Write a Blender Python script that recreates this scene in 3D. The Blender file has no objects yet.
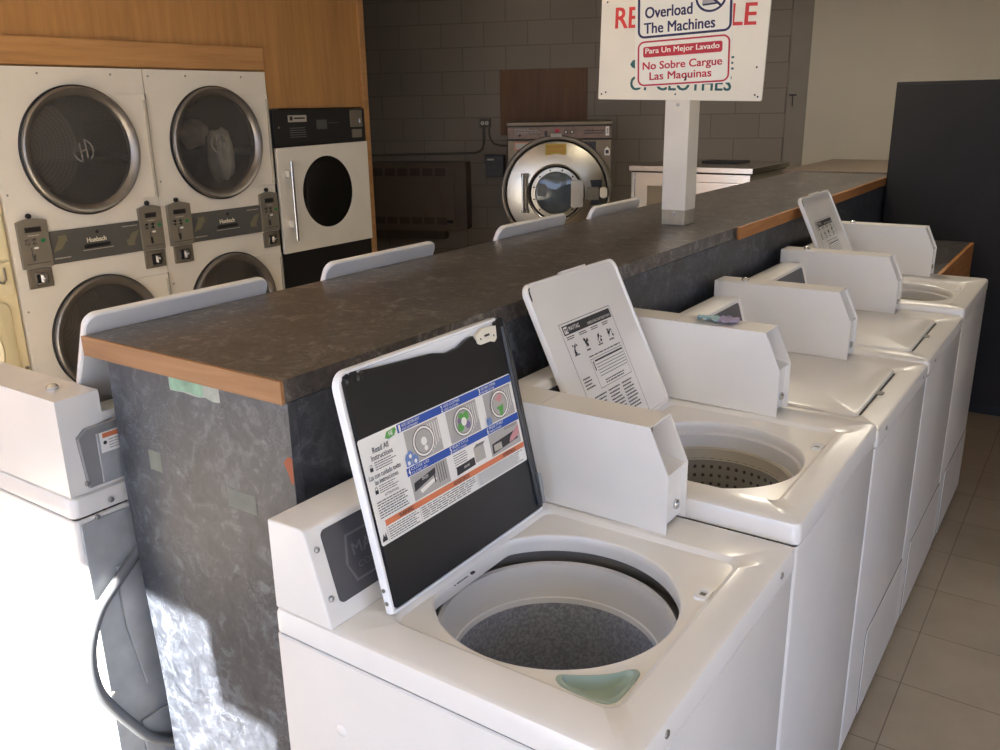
import bpy, bmesh, math, random
from math import sin, cos, pi, radians, hypot, atan2, tan
from mathutils import Vector, Matrix, noise
from mathutils.geometry import tessellate_polygon
random.seed(7)
scene = bpy.context.scene
COL = scene.collection

# ------------------------------------------------------------------ materials
def lin(c):
    return tuple(((x / 255) / 12.92 if x / 255 <= .04045 else (((x / 255) + .055) / 1.055) ** 2.4) for x in c)
MATS = {}
def new_mat(name):
    m = bpy.data.materials.new(name); m.use_nodes = True
    nt = m.node_tree; b = nt.nodes['Principled BSDF']
    MATS[name] = m
    return m, nt, b
def N(nt, typ, **kw):
    n = nt.nodes.new(typ)
    for k, v in kw.items():
        if k in n.inputs: n.inputs[k].default_value = v
        else: setattr(n, k, v)
    return n
def ramp(nt, fac, stops):
    r = nt.nodes.new('ShaderNodeValToRGB'); e = r.color_ramp.elements
    while len(e) < len(stops): e.new(.5)
    for i, (p, c) in enumerate(stops):
        e[i].position = p; e[i].color = (c[0], c[1], c[2], 1)
    nt.links.new(fac, r.inputs[0]); return r
def coords(nt, scale=(1, 1, 1)):
    t = nt.nodes.new('ShaderNodeTexCoord'); mp = nt.nodes.new('ShaderNodeMapping')
    mp.inputs['Scale'].default_value = scale
    nt.links.new(t.outputs['Object'], mp.inputs[0]); return mp.outputs[0]
def pm(name, rgb, rough=.5, metal=0., var=.06, scale=6., bump=0., bscale=60., coat=0., stretch=(1, 1, 1), spec=.5):
    """a painted / plastic / metal surface: base colour with a faint mottle, optional fine bump"""
    m, nt, b = new_mat(name)
    c = lin(rgb); co = coords(nt, stretch)
    nz = N(nt, 'ShaderNodeTexNoise', Scale=scale, Detail=5.); nt.links.new(co, nz.inputs['Vector'])
    lo = [x * (1 - var) for x in c]; hi = [min(1, x * (1 + var)) for x in c]
    r = ramp(nt, nz.outputs['Fac'], [(.3, lo), (.7, hi)])
    nt.links.new(r.outputs[0], b.inputs['Base Color'])
    b.inputs['Roughness'].default_value = rough; b.inputs['Metallic'].default_value = metal
    b.inputs['Specular IOR Level'].default_value = spec
    if coat: b.inputs['Coat Weight'].default_value = coat; b.inputs['Coat Roughness'].default_value = .12
    if bump:
        n2 = N(nt, 'ShaderNodeTexNoise', Scale=bscale, Detail=3.); nt.links.new(co, n2.inputs['Vector'])
        bp = N(nt, 'ShaderNodeBump', Strength=bump, Distance=.004); nt.links.new(n2.outputs['Fac'], bp.inputs['Height'])
        nt.links.new(bp.outputs[0], b.inputs['Normal'])
    return m
pm('enamel', (236, 231, 222), .28, var=.03, coat=.35)
pm('enamel_old', (233, 228, 219), .34, var=.04, coat=.25)
pm('enamel_edge', (244, 242, 238), .25, var=.02, coat=.3)
pm('dryer_white', (232, 226, 212), .38, var=.03)
pm('cream_enamel', (227, 214, 174), .4, var=.05)
pm('black_liner', (27, 27, 29), .38, var=.15)
pm('black_plastic', (18, 18, 19), .45, var=.1)
pm('console_grey', (72, 72, 76), .4, var=.08)
pm('logo_grey', (120, 116, 110), .5)
pm('console_mark', (104, 104, 108), .4)
pm('tub_plastic', (214, 212, 210), .35, var=.03)
pm('shroud_grey', (120, 116, 112), .6)
pm('patch_grey', (158, 162, 150), .65, var=.15, scale=60)
pm('rim_bright', (240, 240, 240), .25)
pm('dark_gap', (44, 42, 41), .7)
pm('green_plastic', (154, 170, 156), .35, var=.08)
pm('grey_metal', (142, 142, 142), .42, metal=.25, var=.08)
pm('galvanised', (172, 174, 174), .5, metal=.2, var=.15, scale=14)
pm('chrome', (210, 210, 210), .18, metal=1., var=.02)
pm('screw', (170, 168, 162), .35, metal=.9)
pm('steel_brushed', (196, 190, 180), .27, metal=1., var=.1, scale=30, stretch=(1, 1, 12))
pm('steel_dish', (196, 188, 170), .3, metal=1., var=.08, scale=4)
pm('washer_body', (126, 112, 90), .45, metal=.35, var=.08)
pm('panel_tan', (126, 106, 92), .5, var=.25, scale=20)
pm('ring_steel', (142, 137, 131), .38, metal=.85, var=.08, scale=20)
pm('bezel', (124, 116, 102), .4, metal=.35, var=.06)
pm('band_grey', (82, 82, 79), .5, var=.06)
pm('module_khaki', (116, 110, 97), .5, var=.05)
pm('arrow_khaki', (116, 110, 88), .6)
pm('green_button', (28, 130, 66), .4)
pm('black_paint', (22, 21, 22), .42, var=.12)
pm('cabinet_black', (30, 28, 27), .6, var=.2, scale=2, spec=.3)
pm('paper', (238, 234, 224), .6, var=.02)
pm('sign_white', (238, 230, 208), .55, var=.05, scale=4)
pm('placard_white', (243, 238, 220), .5, var=.02)
pm('sign_red', (206, 52, 44), .55); pm('sign_green', (28, 84, 78), .55); pm('sign_navy', (34, 32, 72), .55)
pm('placard_red', (186, 40, 52), .55)
pm('label_blue', (42, 78, 160), .5); pm('label_orange', (206, 118, 78), .5); pm('label_green', (92, 156, 76), .5)
pm('label_grey', (172, 168, 162), .55); pm('label_dark', (44, 42, 44), .55); pm('label_pink', (196, 140, 140), .55)
pm('label_lilac', (118, 104, 140), .55); pm('label_lightblue', (104, 132, 186), .55)
pm('label_silver', (176, 170, 156), .45); pm('label_yellow', (186, 156, 40), .5)
pm('post_paint', (226, 218, 200), .5, var=.06, scale=8, bump=.1, bscale=30)
pm('post_bare', (168, 158, 138), .65, var=.15, scale=30)
pm('tape', (112, 114, 104), .65, var=.1, scale=40)
pm('mint_paint', (134, 168, 140), .6, var=.25, scale=40)
pm('orange_chip', (150, 82, 52), .7)
pm('hose_grey', (96, 98, 100), .5, var=.08)
pm('heater_brown', (104, 90, 78), .55, var=.08)
pm('heater_grille', (74, 62, 54), .6)
pm('conduit_paint', (104, 95, 84), .6)
pm('switch_grey', (66, 66, 66), .5)
pm('tan_top', (104, 90, 76), .45, var=.08)
pm('cloth_white', (225, 222, 212), .85, var=.08, bump=.4, bscale=40)
pm('cloth_grey', (136, 122, 108), .85, var=.12, bump=.4, bscale=40)
pm('sheet_teal', (160, 190, 196), .75, var=.1); pm('sheet_lilac', (170, 160, 190), .75, var=.1)
pm('ceiling_paint', (226, 220, 206), .8, var=.03)
pm('wall_cream', (200, 192, 174), .7, var=.05, scale=1.5, bump=.08, bscale=120)
pm('wall_plain', (214, 208, 196), .8, var=.03)
pm('bounce_warm', (226, 204, 164), .85, var=.05)
pm('concrete', (92, 92, 94), .85, var=.06)
pm('pilaster_paint', (142, 134, 122), .7, var=.05)

def mat_laminate(name, dark, mid, vein, rough, s=1.0):
    m, nt, b = new_mat(name); co = coords(nt)
    w = N(nt, 'ShaderNodeTexNoise', Scale=5. * s, Detail=6.); nt.links.new(co, w.inputs['Vector'])
    mx = N(nt, 'ShaderNodeMixRGB', blend_type='LINEAR_LIGHT'); mx.inputs[0].default_value = .22
    nt.links.new(co, mx.inputs[1]); nt.links.new(w.outputs['Color'], mx.inputs[2])
    n1 = N(nt, 'ShaderNodeTexNoise', Scale=9. * s, Detail=8., Roughness=.62); nt.links.new(mx.outputs[0], n1.inputs['Vector'])
    r1 = ramp(nt, n1.outputs['Fac'], [(.30, lin(dark)), (.54, lin(mid)), (.86, lin(vein))])
    vo = N(nt, 'ShaderNodeTexVoronoi', Scale=13. * s); vo.feature = 'DISTANCE_TO_EDGE'; nt.links.new(mx.outputs[0], vo.inputs['Vector'])
    r2 = ramp(nt, vo.outputs['Distance'], [(0., (1, 1, 1)), (.035, (.0, .0, .0))])
    n3 = N(nt, 'ShaderNodeTexNoise', Scale=4. * s, Detail=3.); nt.links.new(co, n3.inputs['Vector'])
    r3 = ramp(nt, n3.outputs['Fac'], [(.45, (0, 0, 0)), (.68, (.7, .7, .7))])
    mu = N(nt, 'ShaderNodeMixRGB', blend_type='MULTIPLY'); mu.inputs[0].default_value = 1
    nt.links.new(r2.outputs[0], mu.inputs[1]); nt.links.new(r3.outputs[0], mu.inputs[2])
    m2 = N(nt, 'ShaderNodeMixRGB'); nt.links.new(mu.outputs[0], m2.inputs[0]); nt.links.new(r1.outputs[0], m2.inputs[1])
    m2.inputs[2].default_value = (*lin(vein), 1)
    nt.links.new(m2.outputs[0], b.inputs['Base Color']); b.inputs['Roughness'].default_value = rough
    return m
mat_laminate('laminate_top', (40, 37, 36), (76, 71, 68), (176, 169, 162), .3, 2.0)
mat_laminate('laminate_side', (38, 40, 45), (60, 63, 69), (118, 124, 133), .42, 1.7)

def mat_wood(name, a, bcol, c, along='z', rough=.5, s=1.0):
    m, nt, b = new_mat(name)
    st = {'z': (14, 14, .9), 'x': (.9, 14, 14), 'y': (14, .9, 14)}[along]
    co = coords(nt, tuple(v * s for v in st))
    n1 = N(nt, 'ShaderNodeTexNoise', Scale=2.2, Detail=7., Roughness=.6, Distortion=.6); nt.links.new(co, n1.inputs['Vector'])
    r = ramp(nt, n1.outputs['Fac'], [(.28, lin(a)), (.52, lin(bcol)), (.76, lin(c))])
    n2 = N(nt, 'ShaderNodeTexNoise', Scale=.5, Detail=2.); nt.links.new(co, n2.inputs['Vector'])
    r2 = ramp(nt, n2.outputs['Fac'], [(.3, (.82, .82, .82)), (.7, (1, 1, 1))])
    mu = N(nt, 'ShaderNodeMixRGB', blend_type='MULTIPLY'); mu.inputs[0].default_value = 1
    nt.links.new(r.outputs[0], mu.inputs[1]); nt.links.new(r2.outputs[0], mu.inputs[2])
    nt.links.new(mu.outputs[0], b.inputs['Base Color']); b.inputs['Roughness'].default_value = rough
    return m
mat_wood('oak_panel', (170, 122, 70), (182, 134, 80), (192, 144, 88), 'z')
mat_wood('oak_board', (168, 122, 74), (186, 138, 86), (194, 148, 96), 'y')
mat_wood('pine_edge', (124, 86, 52), (156, 112, 70), (174, 130, 86), 'x', .6)
mat_wood('ply_edge', (150, 98, 52), (176, 120, 68), (190, 136, 84), 'y', .6)
mat_wood('brown_board_wood', (100, 68, 42), (114, 78, 48), (126, 88, 56), 'z', .6)

def mat_block():
    m, nt, b = new_mat('block_paint')
    t = nt.nodes.new('ShaderNodeTexCoord'); sp = nt.nodes.new('ShaderNodeSeparateXYZ'); cb = nt.nodes.new('ShaderNodeCombineXYZ')
    nt.links.new(t.outputs['Object'], sp.inputs[0]); nt.links.new(sp.outputs['X'], cb.inputs['X']); nt.links.new(sp.outputs['Z'], cb.inputs['Y'])
    mp = nt.nodes.new('ShaderNodeMapping'); mp.inputs['Location'].default_value = (.1, .065, 0); nt.links.new(cb.outputs[0], mp.inputs[0])
    br = N(nt, 'ShaderNodeTexBrick', Scale=1.); br.offset = .5
    for k, v in (('Mortar Size', .005), ('Mortar Smooth', .35), ('Brick Width', .4064), ('Row Height', .2045), ('Bias', 0.)): br.inputs[k].default_value = v
    br.inputs['Color1'].default_value = (*lin((146, 136, 123)), 1); br.inputs['Color2'].default_value = (*lin((140, 130, 118)), 1)
    br.inputs['Mortar'].default_value = (*lin((122, 113, 102)), 1)
    nt.links.new(mp.outputs[0], br.inputs['Vector'])
    nt.links.new(br.outputs['Color'], b.inputs['Base Color']); b.inputs['Roughness'].default_value = .75
    n2 = N(nt, 'ShaderNodeTexNoise', Scale=90., Detail=3.); nt.links.new(t.outputs['Object'], n2.inputs['Vector'])
    ad = N(nt, 'ShaderNodeMath', operation='MULTIPLY_ADD'); nt.links.new(br.outputs['Fac'], ad.inputs[0]); ad.inputs[1].default_value = -3.
    nt.links.new(n2.outputs['Fac'], ad.inputs[2])
    bp = N(nt, 'ShaderNodeBump', Strength=.35, Distance=.004); nt.links.new(ad.outputs[0], bp.inputs['Height']); nt.links.new(bp.outputs[0], b.inputs['Normal'])
mat_block()
def mat_floor():
    m, nt, b = new_mat('vinyl_tile')
    t = nt.nodes.new('ShaderNodeTexCoord'); mp = nt.nodes.new('ShaderNodeMapping'); mp.inputs['Location'].default_value = (.297 - .003, -2.183 + .003, 0)
    nt.links.new(t.outputs['Object'], mp.inputs[0])
    br = N(nt, 'ShaderNodeTexBrick', Scale=1.); br.offset = 0.
    for k, v in (('Mortar Size', .0022), ('Mortar Smooth', .4), ('Brick Width', .31), ('Row Height', .31), ('Bias', 0.)): br.inputs[k].default_value = v
    br.inputs['Color1'].default_value = (*lin((162, 148, 128)), 1); br.inputs['Color2'].default_value = (*lin((156, 142, 122)), 1)
    br.inputs['Mortar'].default_value = (*lin((110, 97, 82)), 1)
    nt.links.new(mp.outputs[0], br.inputs['Vector'])
    n = N(nt, 'ShaderNodeTexNoise', Scale=7., Detail=8., Roughness=.65); nt.links.new(t.outputs['Object'], n.inputs['Vector'])
    r = ramp(nt, n.outputs['Fac'], [(.3, (.86, .85, .83)), (.7, (1, 1, 1))])
    mu = N(nt, 'ShaderNodeMixRGB', blend_type='MULTIPLY'); mu.inputs[0].default_value = 1
    nt.links.new(br.outputs['Color'], mu.inputs[1]); nt.links.new(r.outputs[0], mu.inputs[2])
    nt.links.new(mu.outputs[0], b.inputs['Base Color']); b.inputs['Roughness'].default_value = .42
mat_floor()
def mat_speckle():
    m, nt, b = new_mat('basket_speckle'); co = coords(nt)
    n = N(nt, 'ShaderNodeTexNoise', Scale=160., Detail=2.); nt.links.new(co, n.inputs['Vector'])
    r = ramp(nt, n.outputs['Fac'], [(.38, lin((134, 138, 150))), (.64, lin((166, 170, 182)))])
    nt.links.new(r.outputs[0], b.inputs['Base Color']); b.inputs['Roughness'].default_value = .45
    bp = N(nt, 'ShaderNodeBump', Strength=.5, Distance=.002); nt.links.new(n.outputs['Fac'], bp.inputs['Height']); nt.links.new(bp.outputs[0], b.inputs['Normal'])
mat_speckle()
def mat_dots(name, base, hole, s, rough=.4, metal=0.):
    m, nt, b = new_mat(name)
    t = nt.nodes.new('ShaderNodeTexCoord'); mp = nt.nodes.new('ShaderNodeMapping'); mp.inputs['Scale'].default_value = s
    nt.links.new(t.outputs['UV'], mp.inputs[0])
    v = N(nt, 'ShaderNodeTexVoronoi', Scale=1., Randomness=0.); v.voronoi_dimensions = '2D'; nt.links.new(mp.outputs[0], v.inputs['Vector'])
    r = ramp(nt, v.outputs['Distance'], [(.17, lin(hole)), (.24, lin(base))])
    nt.links.new(r.outputs[0], b.inputs['Base Color']); b.inputs['Roughness'].default_value = rough; b.inputs['Metallic'].default_value = metal
mat_dots('basket_perforated', (150, 148, 144), (60, 58, 56), (52, 46, 1))
mat_dots('drum_perforated', (140, 132, 120), (96, 90, 80), (150, 46, 1), .5, .2)
def mat_glass(name, tint, refl, haze=.0):
    m, nt, b = new_mat(name); nt.nodes.remove(b)
    out = nt.nodes['Material Output']; tr = nt.nodes.new('ShaderNodeBsdfTransparent'); gl = nt.nodes.new('ShaderNodeBsdfGlossy')
    co = coords(nt); nz = N(nt, 'ShaderNodeTexNoise', Scale=3.); nt.links.new(co, nz.inputs['Vector'])
    r = ramp(nt, nz.outputs['Fac'], [(.3, [x * .92 for x in tint]), (.7, tint)]); nt.links.new(r.outputs[0], tr.inputs[0])
    gl.inputs['Roughness'].default_value = .03; gl.inputs[0].default_value = (1, 1, 1, 1)
    lw = N(nt, 'ShaderNodeFresnel', IOR=1.5); ml = N(nt, 'ShaderNodeMath', operation='MULTIPLY'); ml.inputs[1].default_value = refl
    nt.links.new(lw.outputs[0], ml.inputs[0])
    mx = nt.nodes.new('ShaderNodeMixShader'); nt.links.new(ml.outputs[0], mx.inputs[0]); nt.links.new(tr.outputs[0], mx.inputs[1]); nt.links.new(gl.outputs[0], mx.inputs[2])
    df = nt.nodes.new('ShaderNodeBsdfDiffuse'); df.inputs[0].default_value = (.62, .59, .54, 1); m2 = nt.nodes.new('ShaderNodeMixShader'); m2.inputs[0].default_value = haze  # diffuse mix lightens the pane in place of room reflections
    nt.links.new(mx.outputs[0], m2.inputs[1]); nt.links.new(df.outputs[0], m2.inputs[2]); nt.links.new(m2.outputs[0], out.inputs[0])
mat_glass('dryer_glass', (.80, .78, .74), 1.3, .085)
mat_glass('dark_glass', (.05, .05, .05), 1.0, .012)
mat_glass('porthole_glass', (.55, .6, .62), 1.5)

# ------------------------------------------------------------------ mesh builder
def ident(p): return Vector(p)
def frame(o, ex, ey, ez):
    o, ex, ey, ez = map(Vector, (o, ex, ey, ez))
    return lambda p: o + ex * p[0] + ey * p[1] + ez * p[2]
_TXT = {}
def text_geo(s, bold=0.0):
    k = (s, bold)
    if k not in _TXT:
        cu = bpy.data.curves.new('lettering_curve', 'FONT'); cu.body = s; cu.size = 1; cu.offset = bold; cu.resolution_u = 3
        ob = bpy.data.objects.new('lettering_source', cu); COL.objects.link(ob)
        dg = bpy.context.evaluated_depsgraph_get()
        me = bpy.data.meshes.new_from_object(ob.evaluated_get(dg))
        vs = [(v.co.x, v.co.y) for v in me.vertices]; fs = [tuple(p.vertices) for p in me.polygons]
        bpy.data.objects.remove(ob); bpy.data.curves.remove(cu); bpy.data.meshes.remove(me)
        x0 = min(v[0] for v in vs); x1 = max(v[0] for v in vs); y0 = min(v[1] for v in vs); y1 = max(v[1] for v in vs)
        _TXT[k] = ([((a - x0) / (x1 - x0), (b - y0) / (y1 - y0)) for a, b in vs], fs)
    return _TXT[k]
class MB:
    def __init__(s, T=None): s.v = []; s.f = []; s.m = []; s.mats = []; s.T = T or ident; s.uv = {}
    def mi(s, mat):
        if mat not in s.mats: s.mats.append(mat)
        return s.mats.index(mat)
    def add(s, vs, fs, mat, uvs=None):
        b = len(s.v); k = s.mi(mat); s.v += [s.T(p) for p in vs]
        for i, f in enumerate(fs):
            if uvs: s.uv[len(s.f)] = uvs[i]
            s.f.append(tuple(b + j for j in f)); s.m.append(k)
        return s
    def box(s, x0, x1, y0, y1, z0, z1, mat, skip=()):
        vs = [(x0, y0, z0), (x1, y0, z0), (x1, y1, z0), (x0, y1, z0), (x0, y0, z1), (x1, y0, z1), (x1, y1, z1), (x0, y1, z1)]
        F = {'b': (3, 2, 1, 0), 't': (4, 5, 6, 7), 'y0': (0, 1, 5, 4), 'x1': (1, 2, 6, 5), 'y1': (2, 3, 7, 6), 'x0': (3, 0, 4, 7)}
        return s.add(vs, [f for k, f in F.items() if k not in skip], mat)
    def prism(s, poly, axis, a0, a1, mat):
        n = len(poly)
        def P(p, a): return {'x': (a, p[0], p[1]), 'y': (p[0], a, p[1]), 'z': (p[0], p[1], a)}[axis]
        vs = [P(p, a0) for p in poly] + [P(p, a1) for p in poly]
        fs = [tuple(range(n))[::-1], tuple(range(n, 2 * n))] + [(i, (i + 1) % n, n + (i + 1) % n, n + i) for i in range(n)]
        return s.add(vs, fs, mat)
    def rings(s, rs, mat, close=True, cap0=False, cap1=False, mats=None):
        n = len(rs[0]); vs = [p for r in rs for p in r]
        for i in range(len(rs) - 1):
            fs = [(i * n + j, i * n + (j + 1) % n, (i + 1) * n + (j + 1) % n, (i + 1) * n + j) for j in range(n if close else n - 1)]
            if i == 0: base = len(s.v); s.add(vs, fs, mats[0] if mats else mat)
            else:
                k = s.mi(mats[i] if mats else mat)
                for f in fs: s.f.append(tuple(base + q for q in f)); s.m.append(k)
        if cap0: s.f.append(tuple(base + q for q in reversed(range(n)))); s.m.append(s.mi(mats[0] if mats else mat))
        if cap1: s.f.append(tuple(base + (len(rs) - 1) * n + q for q in range(n))); s.m.append(s.mi(mats[-1] if mats else mat))
        return s
    def lathe(s, prof, c, axis, mat, n=64, cap0=False, cap1=False, mats=None, uvs=False):
        """prof: (radius, height along axis)"""
        rs = []
        for r, h in prof:
            ring = []
            for k in range(n):
                a = 2 * pi * k / n; u, w = r * cos(a), r * sin(a)
                ring.append({'z': (c[0] + u, c[1] + w, c[2] + h), 'x': (c[0] + h, c[1] + u, c[2] + w), 'y': (c[0] + u, c[1] + h, c[2] + w)}[axis])
            rs.append(ring)
        f0 = len(s.f); s.rings(rs, mat, cap0=cap0, cap1=cap1, mats=mats)
        if uvs:
            L = [0]
            for i in range(1, len(prof)): L.append(L[-1] + hypot(prof[i][0] - prof[i - 1][0], prof[i][1] - prof[i - 1][1]))
            for i in range(len(prof) - 1):
                for j in range(n):
                    s.uv[f0 + i * n + j] = [(j / n, L[i]), ((j + 1) / n, L[i]), ((j + 1) / n, L[i + 1]), (j / n, L[i + 1])]
        return s
    def cyl(s, c, axis, r, h, mat, n=24):
        return s.lathe([(r, 0), (r, h)], c, axis, mat, n, True, True)
    def tube(s, pts, r, mat, n=12):
        pts = [Vector(p) for p in pts]; rs = []; up = Vector((.3, .2, 1)).normalized()
        for i, p in enumerate(pts):
            t = (pts[min(i + 1, len(pts) - 1)] - pts[max(i - 1, 0)]).normalized()
            a = t.cross(up).normalized(); b = a.cross(t)
            rs.append([tuple(p + a * r * cos(2 * pi * k / n) + b * r * sin(2 * pi * k / n)) for k in range(n)])
        return s.rings(rs, mat, cap0=True, cap1=True)
    # flat artwork: shapes in (u, v) at height n above the frame's sheet
    def rect(s, u0, v0, u1, v1, n, mat): return s.add([(u0, v0, n), (u1, v0, n), (u1, v1, n), (u0, v1, n)], [(0, 1, 2, 3)], mat)
    def poly(s, pts, n, mat): return s.add([(a, b, n) for a, b in pts], [tuple(range(len(pts)))], mat)
    def disc(s, u, v, r, n, mat, k=24, ry=None): return s.poly([(u + r * cos(2 * pi * i / k), v + (ry or r) * sin(2 * pi * i / k)) for i in range(k)], n, mat)
    def band(s, outer, inner, n, mat):
        k = len(outer)
        return s.add([(a, b, n) for a, b in outer] + [(a, b, n) for a, b in inner], [(i, (i + 1) % k, k + (i + 1) % k, k + i) for i in range(k)], mat)
    def text(s, t, u0, v0, u1, v1, n, mat, bold=0.0):
        vs, fs = text_geo(t); d = bold * (v1 - v0) * 1.3
        for i, (du, dv) in enumerate(((-d, -d), (d, -d), (-d, d), (d, d)) if bold else ((0, 0),)):
            s.add([(u0 + a * (u1 - u0) + du, v0 + b * (v1 - v0) + dv * .6, n + i * 8e-6) for a, b in vs], fs, mat)
        return s
    def lines(s, u0, u1, v0, v1, k, n, mat, th=.45, ragged=.25):
        """a block of k lines of print too small to read"""
        p = (v1 - v0) / k
        for i in range(k):
            e = u1 - random.random() * ragged * (u1 - u0); y = v1 - (i + .5) * p; x = u0
            while x < e:
                w = min((.05 + .1 * random.random()) * (u1 - u0) + 1e-5, e - x)
                s.rect(x, y - p * th / 2, x + w, y + p * th / 2, n, mat); x += w + .018 * (u1 - u0)
        return s
    def build(s, name, parent=None, bevel=0., seg=2, angle=38., flat=False, recalc=True):
        me = bpy.data.meshes.new(name); me.from_pydata([tuple(v) for v in s.v], [], s.f)
        for m in s.mats: me.materials.append(MATS[m])
        me.polygons.foreach_set('material_index', s.m)
        if s.uv:
            ul = me.uv_layers.new(name='UVMap')
            for pi_, p in enumerate(me.polygons):
                q = s.uv.get(pi_)
                if q:
                    for li, c in zip(p.loop_indices, q): ul.data[li].uv = c
        if recalc:
            bm = bmesh.new(); bm.from_mesh(me)
            bmesh.ops.remove_doubles(bm, verts=bm.verts, dist=1e-6)
            bmesh.ops.recalc_face_normals(bm, faces=bm.faces); bm.to_mesh(me); bm.free()
        if not flat:
            me.polygons.foreach_set('use_smooth', [True] * len(me.polygons))
            me.set_sharp_from_angle(angle=radians(angle))
        me.update()
        o = bpy.data.objects.new(name, me); COL.objects.link(o)
        if parent: o.parent = parent
        if bevel:
            b = o.modifiers.new('bevel', 'BEVEL'); b.width = bevel; b.segments = seg; b.limit_method = 'ANGLE'; b.angle_limit = radians(40); b.harden_normals = True
        return o
def thing(name, label, cat, loc=(0, 0, 0), rz=0., group=None):
    o = bpy.data.objects.new(name, None); COL.objects.link(o); o.empty_display_size = .1
    o.location = loc; o.rotation_euler = (0, 0, rz); o['label'] = label; o['category'] = cat
    if group: o['group'] = group
    return o
def tag(o, label, cat, group=None):
    o['label'] = label; o['category'] = cat
    if group: o['group'] = group
    return o
def struct(o): o['kind'] = 'structure'; return o
def rrect(x0, x1, y0, y1, r, k=6):
    p = []
    for cx, cy, a0 in ((x1 - r, y1 - r, 0), (x0 + r, y1 - r, 90), (x0 + r, y0 + r, 180), (x1 - r, y0 + r, 270)):
        for i in range(k + 1):
            a = radians(a0 + 90 * i / k); p.append((cx + r * cos(a), cy + r * sin(a)))
    return p
def ray_hit(c, a, poly):
    dx, dy = cos(a), sin(a); best = None
    for i in range(len(poly)):
        x1, y1 = poly[i]; x2, y2 = poly[(i + 1) % len(poly)]
        ex, ey = x2 - x1, y2 - y1; den = dx * ey - dy * ex
        if abs(den) < 1e-12: continue
        t = ((x1 - c[0]) * ey - (y1 - c[1]) * ex) / den; u = ((x1 - c[0]) * dy - (y1 - c[1]) * dx) / den
        if t > 0 and -1e-6 <= u <= 1 + 1e-6 and (best is None or t > best): best = t
    return (c[0] + dx * best, c[1] + dy * best)
def star(c, angs, poly): return [ray_hit(c, a, poly) for a in angs]
def angles(c, polys, n=96):
    A = [2 * pi * i / n for i in range(n)]
    for p in polys: A += [atan2(y - c[1], x - c[0]) % (2 * pi) for x, y in p]
    A = sorted(A); out = [A[0]]
    for a in A[1:]:
        if a - out[-1] > 1e-3: out.append(a)
    return out

# ------------------------------------------------------------------ the room
ZC = 2.75
struct(MB().box(-7.6, 2.3, -1.1, 9.6, -.1, 0, 'vinyl_tile').build('floor', flat=True))
struct(MB().box(-7.6, 2.3, -1.1, 9.6, ZC, ZC + .1, 'ceiling_paint').build('ceiling', flat=True))
# bulkhead over the wall of dryers, with an end post beside the recess at the back
w = MB()
w.box(-4.60, -4.42, -1.0, 1.29, 0, ZC, 'oak_panel'); w.box(-4.60, -4.42, 1.29, 3.842, 1.90, ZC, 'oak_panel'); w.box(-4.60, -4.42, 3.842, 4.70, 1.682, ZC, 'oak_panel')
struct(w.build('wall_left', flat=True))
struct(MB().box(-4.60, -4.40, 4.70, 4.752, 0, ZC, 'oak_board').build('trim_1', bevel=.004))
struct(MB().box(-4.419, -4.395, 1.29, 3.832, 1.905, 2.034, 'oak_board').build('trim_2', bevel=.004))
struct(MB().box(-7.6, -7.5, 4.0, 9.6, 0, ZC, 'wall_plain').build('wall_far_left', flat=True))
struct(MB().box(-7.6, -4.60, 4.0, 4.1, 0, ZC, 'wall_plain').build('wall_recess', flat=True))
# the back wall stands at an angle to the rows of machines
TH = radians(20); BWO = Vector((-4.4, 7.0, 0))
def on_back(u, z, off=0.): return BWO + Vector((cos(TH), sin(TH), 0)) * u + Vector((sin(TH), -cos(TH), 0)) * off + Vector((0, 0, z))
bw = struct(MB().box(-3.4, 2.14, 0, .12, 0, ZC, 'block_paint').build('wall_back', flat=True)); bw.location = BWO; bw.rotation_euler = (0, 0, TH)
pl = struct(MB().box(2.14, 2.305, -.012, .12, 0, ZC, 'pilaster_paint').build('trim_3', bevel=.003)); pl.location = BWO; pl.rotation_euler = (0, 0, TH)
cw = struct(MB().box(2.305, 7.2, -.004, .12, 0, ZC, 'wall_cream').build('wall_back_right', flat=True)); cw.location = BWO; cw.rotation_euler = (0, 0, TH)
# added shop front behind the camera, shaped to cut the sun: a wide opening under a stepped lintel with mullions; an added porch slab outside its right part, blocking sun; an added side window on the right
w = MB()
w.box(-7.6, -4.2, -1.1, -1.0, 0, ZC, 'wall_plain'); w.box(-4.2, -1.62, -1.1, -1.0, 2.50, ZC, 'wall_plain'); w.box(-1.62, 2.1, -1.1, -1.0, 2.32, ZC, 'wall_plain')  # lintel heights set to shape the sun patch on the counter end
w.box(2.1, 2.3, -1.1, -1.0, 0, ZC, 'wall_plain'); w.box(-2.60, -1.47, -1.1, -1.0, 0, 1.6, 'wall_plain')  # high sill added out of view to keep sunlight off the floor
struct(w.build('wall_front_sun_mask', flat=True))
w = MB()
for x in (-4.2, 2.05): w.box(x, x + .05, -1.08, -1.02, 0, 2.32, 'grey_metal')
struct(w.build('window_front_added', bevel=.004))
w = MB(); w.prism([(-1.47, -1.1), (3.6, -1.1), (3.6, -4.1), (-1.92, -4.1)], 'z', 2.5, 2.6, 'ceiling_paint')  # added slab out of view, keeps the sun off the right-hand washers
struct(w.build('ceiling_sun_block', flat=True))
struct(MB().box(-30, 30, -40, -1.1, -.12, -.02, 'concrete').build('floor_outside', flat=True))
w = MB(); w.box(2.2, 2.3, -1.0, -.8, 0, ZC, 'wall_plain'); w.box(2.2, 2.3, -.8, 1.6, 0, .45, 'wall_plain'); w.box(2.2, 2.3, -.8, 1.6, 2.4, ZC, 'wall_plain'); w.box(2.2, 2.3, 1.6, 9.6, 0, ZC, 'wall_plain')  # window opening added to light the washer fronts from the side
struct(w.build('wall_right', flat=True))
struct(MB().box(2.22, 2.28, .38, .42, .45, 2.4, 'grey_metal').build('window_side_added'))
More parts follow.
